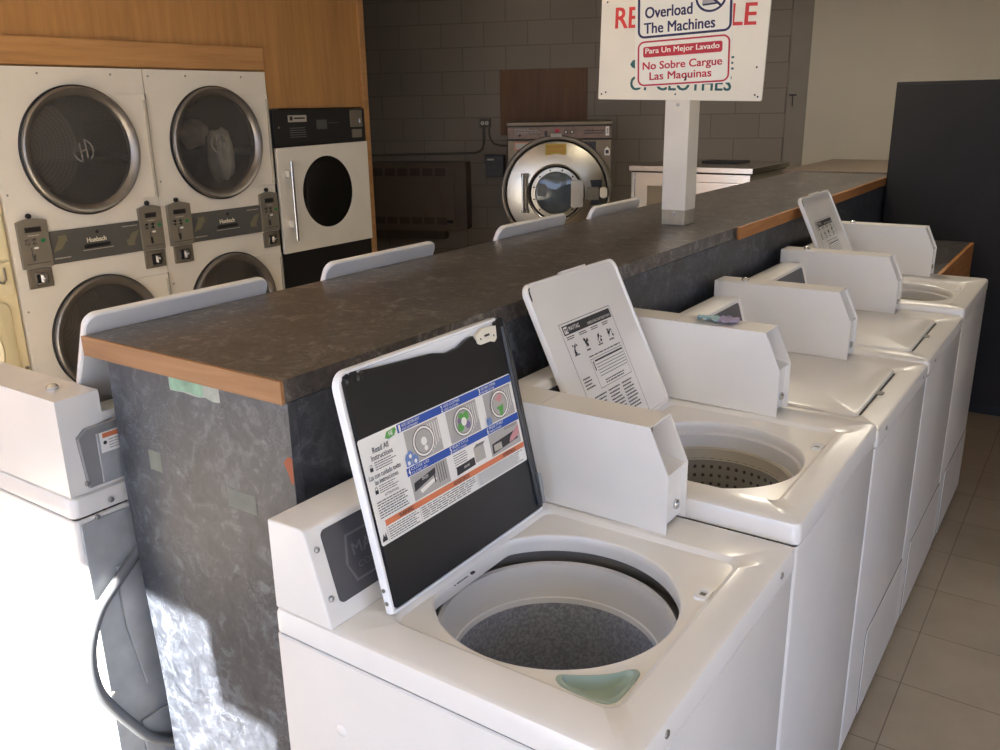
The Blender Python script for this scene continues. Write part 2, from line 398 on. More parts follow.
struct(MB().box(2.3, 30, -1.1, 20, -.12, -.02, 'bounce_warm').build('floor_outside_bounce', flat=True))  # unseen ground, coloured pale and warm to bounce light onto the washer fronts

# ------------------------------------------------------------------ top-loading washers
D = .64                                                            # depth, front at x = 0, near side y = 0 (before placing)
def lid_frame(hx, hz, y0, lean):
    S = Vector((-sin(lean), 0, cos(lean))); Nn = Vector((cos(lean), 0, sin(lean)))
    return frame((hx, y0, hz), (0, 1, 0), S, Nn)
def lid_outline(x0, x1, y0, y1, r, q, k=6):
    p = []
    for cx, cy, a0, rr in ((x1 - r, y1 - r, 0, r), (x0 + r, y1 - r, 90, r), (x0 + q, y0 + q, 180, q), (x1 - q, y0 + q, 270, q)):
        for i in range(k + 1):
            a = radians(a0 + 90 * i / k); p.append((cx + rr * cos(a), cy + rr * sin(a)))
    return p
def lid_shell(T, w, l, mat, r=.028, rb_=.02):
    """a shallow pan: back plate plus raised rounded rim on the inner face"""
    m = MB(T); t = .016
    P = [lid_outline(e, w - e, e, l - e, max(r - e, .004), rb_) for e in (0, .003, .0, .002, .006, .008)]
    h = [-t + .003, -t, -.006, 0, 0, -.005]
    order = [1, 0, 2, 3, 4, 5]
    rs = [[(u, v, h[k]) for u, v in P[k]] for k in order]
    m.rings(rs, mat, cap0=True, cap1=True)
    return m
def instruction_art(T, w, h):
    """white washer instruction label: two blue bands over three drawings each, an orange warning band, a column of print on the left"""
    m = MB(T); a, b, c = .0004, .0007, .0010
    m.poly(rrect(0, w, 0, h, .004), a, 'paper')
    L0 = .088
    m.rect(L0, h - .0155, w - .001, h - .002, b, 'label_blue'); m.rect(L0, .081, w - .001, .0945, b, 'label_blue')
    m.rect(.018, .0265, w - .001, .0365, b, 'label_orange')
    for i, (k, t) in enumerate((('1', 'ADD DETERGENT'), ('2', 'ADD CLOTHES'), ('3', 'ADD FABRIC SOFTENER'))):
        u = L0 + .004 + i * .108; m.text(k, u, h - .0145, u + .004, h - .0035, c, 'paper', .02); m.text(t, u + .007, h - .0085, u + .007 + .045, h - .004, c, 'paper'); m.text(t, u + .007, h - .0142, u + .007 + .040, h - .0107, c, 'paper')
    for i, (k, t) in enumerate((('4', 'CLOSE LID'), ('5', 'SELECT CYCLE'), ('6', 'PRESS START'))):
        u = L0 + .004 + i * .108; m.text(k, u, .0822, u + .004, .0932, c, 'paper', .02); m.text(t, u + .007, .0885, u + .007 + .045, .093, c, 'paper'); m.text(t, u + .007, .0826, u + .007 + .038, .086, c, 'paper')
    y0, y1 = .0965, h - .0175
    for i in range(3):
        u = L0 + .006 + i * .108; cu, cv = u + .048, (y0 + y1) / 2
        m.rect(u + .006, y0, u + .092, y1, b, 'label_grey')
        for q in range(5): m.rect(u + .064 + q * .006, y0 + .004 + q * .004, u + .0655 + q * .006, y1 - .004, c, 'paper')
        k = 28
        for rr, mt in ((.0275, 'label_dark'), (.0262, 'paper'), (.0225, 'label_dark'), (.0212, 'label_grey')):
            c += .0001; m.disc(cu, cv, rr, c, mt, k, rr * .93)
        c += .0001
        if i == 0:
            m.disc(cu, cv, .007, c, 'paper'); m.disc(cu + .002, cv - .012, .0045, c, 'paper')
            for x, y, q in ((u - .004, y0, .020), (u + .012, y0 - .001, .016), (u + .002, y0 + .010, .014)): m.poly([(x, y), (x + .014, y), (x + .014, y + q * .7), (x + .009, y + q), (x + .004, y + q), (x, y + q * .7)], c + .0001, 'label_lightblue'); m.disc(x + .007, y + .005, .0035, c + .0002, 'paper', 10)
        elif i == 1:
            for x, y, q, mt in ((-.010, -.006, .009, 'label_green'), (.008, .008, .008, 'label_green'), (.009, -.008, .007, 'label_lilac'), (-.006, .010, .007, 'label_green'), (0, 0, .0075, 'paper'), (-.012, .004, .005, 'label_lilac')): c += .0001; m.disc(cu + x, cv + y, q, c, mt, 14)
        else:
            m.poly([(cu - .012, cv + .012), (cu + .004, cv + .020), (cu + .012, cv + .012), (cu + .002, cv + .003)], c, 'label_pink')
            m.poly([(cu - .012, cv - .004), (cu + .010, cv - .002), (cu + .008, cv - .012), (cu, cv - .022), (cu - .006, cv - .010)], c + .0001, 'label_green'); m.disc(cu, cv - .017, .005, c + .0002, 'label_green', 12)
            for x in (0, .008): m.poly([(u + x, y0), (u + x + .007, y0), (u + x + .007, y0 + .010), (u + x + .003, y0 + .015), (u + x, y0 + .010)], c + .0002, 'label_lightblue')
    c = .0010; y0, y1 = .039, .080
    for i in range(3):
        u = L0 + .004 + i * .108
        m.rect(u + (.002 if i == 1 else 0), y0, u + .094, y1, b, 'label_grey' if i != 1 else 'paper')
        if i == 0:
            m.poly([(u + .004, y0 + .014), (u + .060, y0 + .026), (u + .062, y0 + .036), (u + .006, y0 + .028)], c, 'label_dark')
            m.poly([(u + .020, y0 + .006), (u + .062, y0 + .016), (u + .058, y0 + .021), (u + .016, y0 + .013)], c, 'paper'); m.rect(u + .055, y0 + .012, u + .058, y0 + .034, c + .0001, 'label_dark')
            for q in range(4): m.rect(u + .066 + q * .006, y0 + .008, u + .0675 + q * .006, y1 - .002, c, 'label_dark')
            m.text('ON/OFF', u + .026, y0 + .026, u + .042, y0 + .031, c + .0002, 'paper')
        elif i == 1:
            m.lines(u + .004, u + .042, y0 + .014, y1 - .002, 6, c, 'label_dark', .3)
            m.poly([(u + .004, y0 + .002), (u + .058, y0 + .004), (u + .058, y0 + .018), (u + .006, y0 + .016)], c + .0001, 'label_dark'); m.text('ON/OFF', u + .026, y0 + .008, u + .042, y0 + .012, c + .0002, 'paper')
            m.rect(u + .060, y0 + .006, u + .090, y0 + .032, c, 'label_grey'); m.poly([(u + .060, y0 + .032), (u + .070, y0 + .037), (u + .096, y0 + .036), (u + .090, y0 + .032)], c, 'tape'); m.rect(u + .062, y0 + .010, u + .076, y0 + .028, c + .0001, 'label_silver')
        else:
            m.poly([(u + .004, y0 + .004), (u + .086, y0 + .010), (u + .086, y0 + .027), (u + .006, y0 + .022)], c, 'label_dark'); m.rect(u + .010, y0 + .007, u + .034, y0 + .019, c + .0001, 'label_silver')
            m.poly([(u + .058, y0 + .010), (u + .070, y0 + .010), (u + .092, y0 + .016), (u + .094, y0 + .034), (u + .080, y0 + .028), (u + .062, y0 + .018)], c + .0002, 'label_pink')
            m.lines(u + .050, u + .090, y1 - .006, y1 - .001, 2, c, 'label_dark', .3, .05)
    m.text('WARNING', .050, .0282, .084, .035, c, 'label_dark', .01); m.text('ADVERTENCIA', .190, .0282, .235, .035, c, 'label_dark', .01); m.text('ADVERTENCIA', .338, .0282, .378, .035, c, 'label_dark', .01)
    for u in (.018, .098, .254):
        e = {.018: .095, .098: .25, .254: w - .006}[u]
        m.lines(u + .003, e, .003, .025, 6, c, 'label_dark', .33, .15); m.rect(u - .0005, .002, u, .0265, c, 'label_dark')
    m.poly([(.003, .006), (.015, .006), (.013, .019), (.010, .012), (.008, .018), (.004, .010)], c, 'label_dark')
    m.text('Read All', .026, .142, .062, .151, c, 'label_dark', .012); m.text('Instructions', .020, .131, .068, .1395, c, 'label_dark', .012)
    m.text('Las con cuidado todas', .006, .1035, .078, .1115, c, 'label_dark', .01); m.text('las instrucciones.', .016, .094, .070, .1015, c, 'label_dark', .01)
    m.lines(.024, .074, .114, .129, 4, c, 'label_dark', .32, .4); m.lines(.022, .074, .078, .092, 4, c, 'label_dark', .32, .4)
    for y in (.116, .080): m.rect(.012, y, .019, y + .006, c, 'label_dark'); m.band(rrect(.013, .018, y + .005, y + .011, .002), rrect(.0138, .0172, y + .0058, y + .0102, .0015), c, 'label_dark')
    m.text('ATTENTION', .030, .0715, .062, .0755, c, 'label_dark', .01); m.lines(.010, .080, .040, .069, 7, c, 'label_dark', .36, .12)
    m.poly([(.058, h - .014), (.064, h - .005), (.084, h - .003), (.086, h - .008), (.080, h - .015), (.066, h - .017)], b, 'label_green'); m.text('HE', .068, h - .013, .077, h - .006, c, 'paper', .02)
    return m
def plate_art(T, w, h):
    """black-on-white lid decal: dark title bar, four pictograms, a table and small print"""
    m = MB(T); a, b = .0004, .0007
    o = [(0, 0), (w, 0), (w, h), (0, h)]; e = .0012
    m.band(o, [(e, e), (w - e, e), (w - e, h - e), (e, h - e)], a, 'label_dark')
    m.rect(.008, h - .028, w - .006, h - .006, a, 'label_dark'); m.rect(.012, h - .025, .028, h - .009, b, 'paper'); m.text('M', .015, h - .022, .025, h - .012, .001, 'label_dark', .03)
    m.text('MAYTAG', .034, h - .021, .080, h - .011, b, 'paper', .01); m.text('OPERATING INSTRUCTIONS', w - .12, h - .024, w - .012, h - .018, b, 'paper')
    for i in range(4):
        u = .018 + i * (w - .05) / 3.4; v = h - .062
        m.lines(u - .006, u + .030, v + .022, v + .031, 2, a, 'label_dark', .5, .3)
        for q in range(5): m.disc(u + .004 + random.random() * .02, v - .012 + random.random() * .026, .0018 + random.random() * .003, a, 'label_dark', 8)
        m.poly([(u + .002, v - .010), (u + .016, v + .004), (u + .020, v + .012), (u + .010, v + .006)], a, 'label_dark'); m.lines(u, u + .022, v - .018, v - .012, 1, a, 'label_dark', .6)
    x0, x1, y1, y0 = .070, w - .012, h - .100, h - .170
    m.band([(x0, y0), (x1, y0), (x1, y1), (x0, y1)], [(x0 + .001, y0 + .001), (x1 - .001, y0 + .001), (x1 - .001, y1 - .001), (x0 + .001, y1 - .001)], a, 'label_dark')
    m.lines(x0, x1, y1 + .004, y1 + .009, 1, a, 'label_dark', .5, .1); m.rect(x0 + .016, y1 - .009, x1 - .004, y1 - .005, b, 'label_dark'); m.rect(x0 + .006, y1 - .028, x0 + .010, y1 - .006, b, 'label_dark')
    for q in range(5): m.rect(x0 + .016, y1 - .0165 - q * .007, x1 - .004, y1 - .0152 - q * .007, b, 'label_dark')
    m.lines(x0 + .03, x1 - .02, y0 + .004, y0 + .016, 2, a, 'label_dark', .45, .3)
    m.lines(.012, x0 - .016, h - .160, h - .130, 4, a, 'label_dark', .4, .3)
    for i in range(3):
        u = .030 + i * (w - .040) / 3; m.lines(u, u + (w - .07) / 3, h - .250, h - .178, 9, a, 'label_dark', .4, .25)
    return m
def make_washer(loc, rz, W, h, label, group, box=None, lid=(.077, .517), state='closed', lean=0., hinge=-.45, lid_len=.39, style='a', open_box=False, knob=True, screws=True, panel=.10):
    t = thing('top_load_washer', label, 'washing machine', loc, rz, group)
    slab = .043
    # cabinet: open-topped sheet steel body with rounded front corners
    c = MB(); o = rrect(-D, -.002, .001, W - .001, .010, 4); i2 = rrect(-D + .004, -.005, .004, W - .004, .008, 4)
    c.rings([[(x, y, .012) for x, y in o], [(x, y, h - slab - .0085) for x, y in o], [(x, y, h - slab - .0055) for x, y in i2], [(x, y, .02) for x, y in i2]], 'enamel', cap1=True)
    cab = c.build('cabinet', t)
    if panel:
        pp = lambda e: [(panel - e, .02), (W - .012 + e, .02), (W - .012 + e, .282 + e), (panel + .012 - e * .5, .282 + e), (panel - e, .262 + e * .5)]
        f = MB(); f.prism(pp(.003), 'x', -.004, -.0008, 'shroud_grey'); f.prism(pp(0), 'x', -.0008, .0018, 'enamel'); f.build('access_panel', t, bevel=.001)
    for x in (-.07, -D + .07):
        for y in (.07, W - .07): MB().cyl((x, y, 0), 'z', .02, .0135, 'black_plastic').build('foot', t)
    # deck with the lid recess and the tub opening
    cc = (-.285, .291) if style == 'a' else (-.265, .262)
    R = .199 if style == 'a' else .187
    A = 96; cut = -.452 if style == 'a' else -.438
    def Q(g):
        p = []
        for k in range(A):
            a = 2 * pi * k / A; x, y = cc[0] + (R + g) * cos(a), cc[1] + (R + g) * sin(a)
            p.append((max(x, cut - g), y))
        return p
    lo, hi = lid[0] - .004, min(lid[1] + .030, W - .10)
    def RC(g): return rrect(hinge - .012 + g, -.060 - g, lo + g, hi - g, .022)
    def O(g): return rrect(-D + g, -g, g, W - g, max(.016 - g, .004), 5)
    angs = angles(cc, [O(0), O(.012), RC(0), RC(.012)], 120)
    S = lambda poly, z: [(x, y, z) for x, y in star(cc, angs, poly)]
    cup = state == 'black'
    # bleach cup: pale green moulding let into the deck corner
    out = [(-.166, .094), (-.172, .100), (-.170, .108), (-.150, .118), (-.128, .132), (-.108, .150), (-.096, .166), (-.088, .176), (-.080, .178), (-.0735, .170), (-.0735, .120), (-.075, .100), (-.082, .090), (-.097, .0855), (-.130, .0855), (-.156, .088)]
    def smooth(p):
        r = []
        for i in range(len(p)):
            a, b = p[i], p[(i + 1) % len(p)]; r += [(a[0] * .75 + b[0] * .25, a[1] * .75 + b[1] * .25), (a[0] * .25 + b[0] * .75, a[1] * .25 + b[1] * .75)]
        return r
    out = smooth(smooth(out)); cx = sum(p[0] for p in out) / len(out); cy = sum(p[1] for p in out) / len(out)
    def sc(k): return [(cx + (x - cx) * k, cy + (y - cy) * k) for x, y in out]
    d = MB()
    d.rings([S(O(0), h - slab), S(O(0), h - .012), S(O(.003), h - .004), S(O(.011), h), S(RC(0), h), S(RC(.005), h - .003), S(RC(.010), h - .0075)], 'enamel')
    r0, r1 = S(RC(.010), h - .0075), S(Q(.005), h - .0075)
    if cup:
        hole = [(x, y, h - .0075) for x, y in sc(.93)]
        al = r0 + r1 + hole
        d.add(al, [tuple(f) for f in tessellate_polygon([[Vector(p) for p in r] for r in (r0, r1, hole)])], 'enamel')
    else: d.rings([r0, r1], 'enamel')
    d.rings([r1, S(Q(.002), h - .0095), S(Q(.0004), h - .014), S(Q(0), h - .022), S(Q(.003), h - .040)], 'enamel')
    deck = d.build('deck', t, angle=30, recalc=True)
    if screws:
        for y in (.095, W - .085): MB().lathe([(.0065, 0), (.006, .003), (.002, .0045)], (-.001, y, h - .020), 'x', 'screw', 12, True, True).build('screw', deck)
    # tub below the opening
    tb = MB()
    if style == 'a':
        tb.lathe([(R + .026, -.030), (R + .034, -.085), (R + .004, -.088)], (*cc, h), 'z', 'shroud_grey', 64)
        tb.build('tub_shroud', t)
        MB().lathe([(R + .006, -.088), (R + .006, -.066), (R, -.060), (R - .008, -.062), (R - .013, -.085), (R - .0165, -.122), (R - .020, -.127)], (*cc, h), 'z', 'tub_plastic', 72).build('tub_ring', t)
        MB().lathe([(R - .0195, -.1255), (R - .0205, -.123), (R - .024, -.124), (R - .025, -.134)], (*cc, h), 'z', 'rim_bright', 72).build('basket_rim', t)
        MB().lathe([(R - .0245, -.131), (R - .028, -.160), (R - .030, -.34), (.03, -.345), (.001, -.345)], (*cc, h), 'z', 'basket_speckle', 72).build('wash_basket', t)
        MB().lathe([(.12, -.343), (.10, -.325), (.048, -.30), (.040, -.225), (.030, -.214), (.001, -.212)], (*cc, h), 'z', 'basket_speckle', 40).build('agitator', t)
    else:
        tb.lathe([(R + .040, -.030), (R + .038, -.062), (R + .008, -.064)], (*cc, h), 'z', 'dark_gap', 64); tb.build('tub_shroud', t)
        MB().lathe([(R + .010, -.066), (R + .010, -.040), (R + .002, -.034), (R - .004, -.038), (R - .006, -.068), (R - .012, -.072)], (*cc, h), 'z', 'tub_plastic', 72).build('tub_ring', t)
        MB().lathe([(R - .010, -.070), (R - .012, -.066), (R - .020, -.068), (R - .022, -.088), (R - .026, -.094)], (*cc, h), 'z', 'label_silver', 72).build('basket_rim', t)
        MB().lathe([(R - .024, -.090), (R - .026, -.13), (R - .028, -.37), (.03, -.375), (.001, -.375)], (*cc, h), 'z', 'basket_perforated', 72, uvs=True).build('wash_basket', t)
        MB().lathe([(.12, -.373), (.10, -.355), (.048, -.33), (.042, -.20), (.030, -.19), (.001, -.188)], (*cc, h), 'z', 'console_grey', 40).build('agitator', t)
    # lid latch plate with its square slot, on the front rim of the recess
    ly = (lid[0] + lid[1]) / 2 + .120
    p = MB(frame((-.081, ly, h - .008), (1, 0, 0), (0, 1, 0), (0, 0, 1)))
    o = rrect(-.012, .012, -.020, .020, .009); q = rrect(-.006, .006, -.010, .006, .0012); ang = angles((0, 0), [o, q], 32)
    p.rings([[(x, y, 0) for x, y in star((0, 0), ang, o)], [(x, y, .005) for x, y in star((0, 0), ang, o)], [(x, y, .005) for x, y in star((0, 0), ang, q)], [(x, y, .001) for x, y in star((0, 0), ang, q)]], 'enamel_edge')
    p.rect(-.0062, -.0102, .0062, .0062, .001, 'bezel')
    if state != 'closed': p.build('lid_latch', t)
    if style == 'a' and state == 'black':
        b = MB(); z = h - .008
        b.rings([[(x, y, z + .0005) for x, y in sc(1.0)], [(x, y, z + .003) for x, y in sc(.985)], [(x, y, z + .003) for x, y in sc(.86)], [(x, y, z - .002) for x, y in sc(.80)], [(x, y, z - .012) for x, y in sc(.66)], [(x, y, z - .017) for x, y in sc(.42)]], 'green_plastic', cap1=True)
        b.build('bleach_cup', t)
    # control console
    ctop = 0 if state in ('black', 'closed') else -.022
    prof = [(-.633, h), (-.633, h + .155), (-.560 + ctop, h + .157), (-.553 + ctop, h + .153), (-.510, h + .008), (-.508, h)]
    e0 = .003 if box else .003
    con = MB().prism(prof, 'y', .002, W - .004, 'enamel_old').build('control_console', t, bevel=.003)
    ex = Vector((0, 1, 0)); sl = Vector((-.043 + ctop, 0, .145)).normalized(); nn = ex.cross(sl)
    T = frame(Vector((-.510, 0, h + .008)), ex, sl, nn)
    yb = (box[0] if box else W - .02)
    pn = MB(T); oo = rrect(.031, yb - .022, .022, .142, .010); pn.rings([[(u, v, .0002) for u, v in oo], [(u, v, .0016) for u, v in oo]], 'console_grey', cap1=True)
    u0 = .062
    hexo = [(u0, .075), (u0 + .012, .118), (u0 + .15, .118), (u0 + .162, .075), (u0 + .15, .040), (u0 + .012, .040)]
    hexi = [(a + (.004 if a < u0 + .08 else -.004), b + (.004 if b < .07 else -.004)) for a, b in hexo]
    pn.band(hexo, hexi, .002, 'console_mark'); pn.text('MAYTAG', u0 + .020, .080, u0 + .142, .100, .002, 'console_mark', .01); pn.text('COMMERCIAL', u0 + .024, .058, u0 + .138, .068, .002, 'console_mark')
    pn.build('control_panel', con)
    for v in (.038, .118): MB(T).lathe([(.005, 0), (.0045, .003), (.001, .004)], (.017, v, 0), 'z', 'screw', 10, True, True).build('screw', con)
    # coin box on top of the right end of the console
    if box:
        y0, y1 = box; zt = h + .203; zm = h + .115; xf, xt, xb = -.212, -.252, -.6385
        pr = [(xb, h + .004), (xb, zt), (xt, zt), (xf, zm), (xf, h)]
        b = MB()
        for a0, a1 in ((y0, y0 + .0028), (y1 - .0028, y1)): b.prism(pr, 'y', a0, a1, 'enamel')
        xs = xb + .150
        b.box(xb, xs - .001, y0 + .0028, y1 - .0028, zt - .003, zt, 'enamel_old'); b.box(xs + .001, xt, y0 + .0028, y1 - .0028, zt - .003, zt, 'enamel_old')
        b.box(xb, xb + .003, y0 + .0028, y1 - .0028, h + .004, zt - .003, 'enamel_old')
        bx = b.build('coin_box', t)
        q = MB(); ya, yb2 = y0 + .003, y1 - .003
        if open_box:
            q.prism([(xf - .004, zm - .002), (xf - .004, zm - .005), (-.288, zm + .009), (-.288, zm + .012)], 'y', ya, yb2, 'enamel_old')
            q.box(-.290, -.285, ya, yb2, zm + .006, zt - .004, 'panel_tan'); q.box(xf - .015, xf - .012, ya, yb2, h + .006, zm - .004, 'enamel_old')
        else:
            sx, sz = (zt - zm), (xf - xt)
            L = hypot(sx, sz); nx, nz = sx / L * .007, sz / L * .007
            q.prism([(xf - nx, zm - nz), (xt - nx, zt - nz), (xt - nx * 1.5, zt - nz * 1.5 - .001), (xf - nx * 1.5, zm - nz * 1.5)], 'y', ya, yb2, 'enamel_old')
            q.box(xf - .011, xf - .008, ya, yb2, h + .006, zm - .003, 'enamel_old'); q.box(xf - .010, xf - .003, ya, yb2, zm - .004, zm - .001, 'enamel_edge')
        q.build('coin_box_front', bx)
        k = xf - .012 if open_box else xf - .008
        MB().lathe([(.010, 0), (.010, .004), (.006, .007), (.001, .0075)], (k, y1 - .024, h + .034), 'x', 'chrome', 20, True, True).build('lock', bx)
        if knob: MB().lathe([(.012, 0), (.012, .004), (.008, .009), (.001, .011)], (xb + .085, (y0 + y1) / 2, zt), 'z', 'chrome', 20, True, True).build('lock', bx)
    # lid
    lw = lid[1] - lid[0]
    if state == 'closed':
        m = MB(); o = lambda g: rrect(hinge + .004 + g, -.068 - g, lid[0] + .003 + g, lid[1] + .022 - g, .018)
        m.rings([[(x, y, z) for x, y in o(g)] for g, z in ((0, h - .0035), (0, h + .001), (.002, h + .0035), (.008, h + .005))], 'enamel', cap1=True)
        ld = m.build('lid', t)
        MB().box(-.0675, -.062, lid[0] + .03, lid[1] - .01, h - .007, h - .0005, 'dark_gap').build('lid_gap', ld)
        MB().prism([(-.066, (lid[0] + lid[1]) / 2 - .018), (-.066, (lid[0] + lid[1]) / 2 + .018), (-.050, (lid[0] + lid[1]) / 2 + .010), (-.050, (lid[0] + lid[1]) / 2 - .010)], 'z', h, h + .003, 'bezel').build('lid_latch', ld)
    else:
        T = lid_frame(hinge, h + .006, lid[0], lean)
        ld = lid_shell(T, lw, lid_len, 'enamel_edge' if state == 'black' else 'enamel', rb_=.005 if state == 'black' else .02).build('lid', t)
        for u in (.02, lw - .02): MB(T).cyl((u - .012, .004, -.012), 'x', .006, .024, 'screw', 12).build('hinge', ld)
        if state == 'black':
            lp = [(.0095, .010), (lw - .004, .010), (lw - .002, .020), (lw - .002, lid_len - .012), (lw - .012, lid_len - .003), (lw - .024, lid_len - .004), (lw - .032, lid_len - .010), (lw - .034, lid_len - .022),
                  (lw - .042, lid_len - .040), (lw - .098, lid_len - .030), (lw - .106, lid_len - .018), (lw - .125, lid_len - .020), (lw - .150, lid_len - .028), (lw - .185, lid_len - .030), (lw - .22, lid_len - .022), (.085, lid_len - .012), (.056, lid_len - .009), (.046, lid_len - .014), (.040, lid_len - .006), (.034, lid_len - .006), (.028, lid_len - .013), (.022, lid_len - .006), (.013, lid_len - .009)]
            m = MB(T); m.prism(lp, 'z', -.004, .0035, 'black_liner'); ln = m.build('lid_liner', ld)
            r = MB(T); r.tube([(lw - .016, .02, .004), (lw - .016, lid_len - .02, .004)], .006, 'black_liner', 10); r.tube([(lw - .004, .016, .000), (lw - .004, lid_len - .012, .000)], .0055, 'black_liner', 10); r.build('liner_edge', ln)
            MB(T).prism([(lw - .100, lid_len - .020), (lw - .098, lid_len - .034), (lw - .090, lid_len - .038), (lw - .060, lid_len - .038), (lw - .048, lid_len - .042), (lw - .040, lid_len - .036), (lw - .036, lid_len - .014), (lw - .07, lid_len - .011)], 'z', -.004, .006, 'sign_white').build('lid_bumper', ld)
            g = MB(T)
            for u, v in ((lw - .088, lid_len - .028), (lw - .048, lid_len - .030)): g.disc(u, v, .002, .0065, 'label_dark', 10)
            g.rect(lw - .076, lid_len - .027, lw - .060, lid_len - .023, .0065, 'label_dark'); g.build('bumper_marks', ld)
            for v in (.020, .042): MB(T).cyl((-.0012, v, -.008), 'x', .0035, .002, 'bezel', 10).build('screw', ld)
            for u, v in ((.019, lid_len - .017), (.043, lid_len - .018)): MB(T).lathe([(.007, .003), (.007, .006), (.004, .008), (.001, .008)], (u, v, 0), 'z', 'black_plastic', 12, True, True).build('liner_clip', ln)
            MB(T).prism([(lw - .010, .018), (lw + .001, .016), (lw + .002, .075), (lw - .006, .080)], 'z', .004, .010, 'grey_metal').build('hinge_bracket', ld)
            T2 = lid_frame(hinge + .0036 * cos(lean), h + .006 + .0036 * sin(lean), lid[0], lean)
            o0 = T2((.008, .112, 0)); fr = frame(o0, (0, 1, 0), T2((0, 1, 0)) - T2((0, 0, 0)), T2((0, 0, 1)) - T2((0, 0, 0)))
            instruction_art(fr, .409, .170).build('instruction_label', ln, flat=True, recalc=False)
        elif state == 'decal':
            o0 = T((.074, .012, -.005)); fr = frame(o0, (0, 1, 0), T((0, 1, 0)) - T((0, 0, 0)), T((0, 0, 1)) - T((0, 0, 0)))
            plate_art(fr, .235, .270).build('lid_decal', ld, flat=True, recalc=False)
            MB(T).prism([(.16, lid_len - .004), (.28, lid_len - .004), (.275, lid_len + .004), (.165, lid_len + .004)], 'z', -.014, -.004, 'enamel').build('lid_grip', ld)
            MB(T).prism([(.006, lid_len - .040), (.010, lid_len - .012), (.018, lid_len - .010), (.012, lid_len - .016), (.009, lid_len - .040)], 'z', -.003, .0008, 'dark_gap').build('rim_gap', ld)
    return t
XF = -.365
GR, GL = 'washers on the right of the counter', 'washers on the left of the counter'
w1 = make_washer((XF, .79, 0), 0, .652, .915, 'nearest white washer, its open lid lined in black with an instruction label', GR, box=(.560, .650), state='black', lean=radians(13.2), hinge=-.450, style='a', open_box=True, knob=False, panel=0)
w2 = make_washer((XF, 1.45, 0), 0, .617, .951, 'white washer second from the front, open lid with black-print decal leaning back', GR, box=(.527, .613), lid=(.078, .492), state='decal', lean=radians(25.6), hinge=-.468, style='b', open_box=True, knob=False, screws=False, panel=0)
w3 = make_washer((XF, 2.075, 0), 0, .662, .925, 'white washer with closed lid, third from the front, right behind the decal-lid washer', GR, box=(.575, .660), state='closed', panel=.175)
w4 = make_washer((XF, 2.745, 0), 0, .677, .93, 'white washer with closed lid next to the farthest washer', GR, box=(.580, .665), state='closed')
w5 = make_washer((XF, 3.43, 0), 0, .67, .951, 'farthest washer by the counter, small-looking open lid with decal, beside the tall black cabinet', GR, box=(.585, .668), lid=(.078, .50), state='decal', lean=radians(25.6), hinge=-.468, style='b', screws=False)
def left_washer(y1, label, lid, W=.648): return make_washer((-2.222, y1, 0), pi, W, .951, label, GL, box=(W - .092, W - .002), lid=lid, state='plain', lean=radians(23.), hinge=-.4640, lid_len=.378, style='b', screws=False)
l1 = left_washer(1.44, 'left-row washer at the near left edge, its coin box and rear hose showing', (.090, .550))
l2 = left_washer(2.07, 'left-row washer whose raised lid edge shows in front of the single dryer', (.090, .530), .625)
l3 = left_washer(2.82, 'left-row washer whose raised lid edge shows below the round steel washer', (.085, .512))
l4 = left_washer(3.475, 'left-row washer whose raised lid edge shows just left of the sign post', (.140, .547))
MB().lathe([(.0125, 0), (.010, -.003), (.005, -.0045), (.001, -.005)], (.0 - .505, .0032, .735), 'y', 'enamel', 20, True, True).build('side_dimple', w1)
mk = MB(frame((-.436, .225, .9079), (0, 1, 0), (-1, 0, 0), (0, 0, 1)))
mk.lines(0, .030, 0, .006, 1, .0002, 'label_dark', .5, 0); mk.poly([(.036, -.001), (.048, -.001), (.050, .006), (.040, .007)], .0002, 'label_dark'); mk.disc(-.006, .003, .002, .0002, 'label_dark', 8); mk.build('deck_marking', w1, flat=True, recalc=False)
# rear of the near left washer: back plate, data sticker, drain hose
bp = MB(); bp.box(-.646, -.640, .040, .640, .03, .895, 'galvanised')
for z in (.10, .48): bp.prism([(.50, z), (.56, z), (.585, z + .16), (.585, z + .30), (.50, z + .30)], 'x', -.653, -.646, 'galvanised')
bp.build('back_panel', l1, bevel=.003)
pl2 = MB(); pl2.prism([(.470, .965), (.610, .965), (.618, 1.072), (.600, 1.086), (.470, 1.092)], 'x', -.650, -.638, 'grey_metal'); pl2.prism([(.470, .968), (.583, .968), (.583, 1.072), (.470, 1.076)], 'x', -.654, -.650, 'galvanised'); bk = pl2.build('service_plate', l1, bevel=.002)
st = MB(frame((-.6545, .578, 1.030), (0, -1, 0), (0, 0, 1), (-1, 0, 0))); st.rect(0, 0, .11, .042, .0004, 'paper'); st.rect(.006, .030, .108, .040, .0008, 'label_orange'); st.disc(.010, .020, .004, .0008, 'label_dark'); st.lines(.018, .10, .004, .027, 4, .0008, 'label_grey', .4); st.build('data_sticker', bk, flat=True, recalc=False)
for y, z in ((.612, .976), (.570, .925), (.604, .90), (.632, .72), (.632, .50), (.632, .30)): MB().lathe([(.006, 0), (.005, -.004), (.001, -.005)], (-.646, y, z), 'x', 'screw', 10, True, True).build('screw', l1)
hp = [(-1.5585, .965, .835), (-1.5585, .925, .82), (-1.5585, .885, .787), (-1.5585, .838, .748), (-1.5585, .800, .712), (-1.5585, .772, .655), (-1.5585, .763, .598), (-1.5585, .767, .545), (-1.5585, .782, .500), (-1.5585, .818, .430), (-1.5585, .862, .358), (-1.5585, .92, .31), (-1.5585, .965, .29)]
hs = []
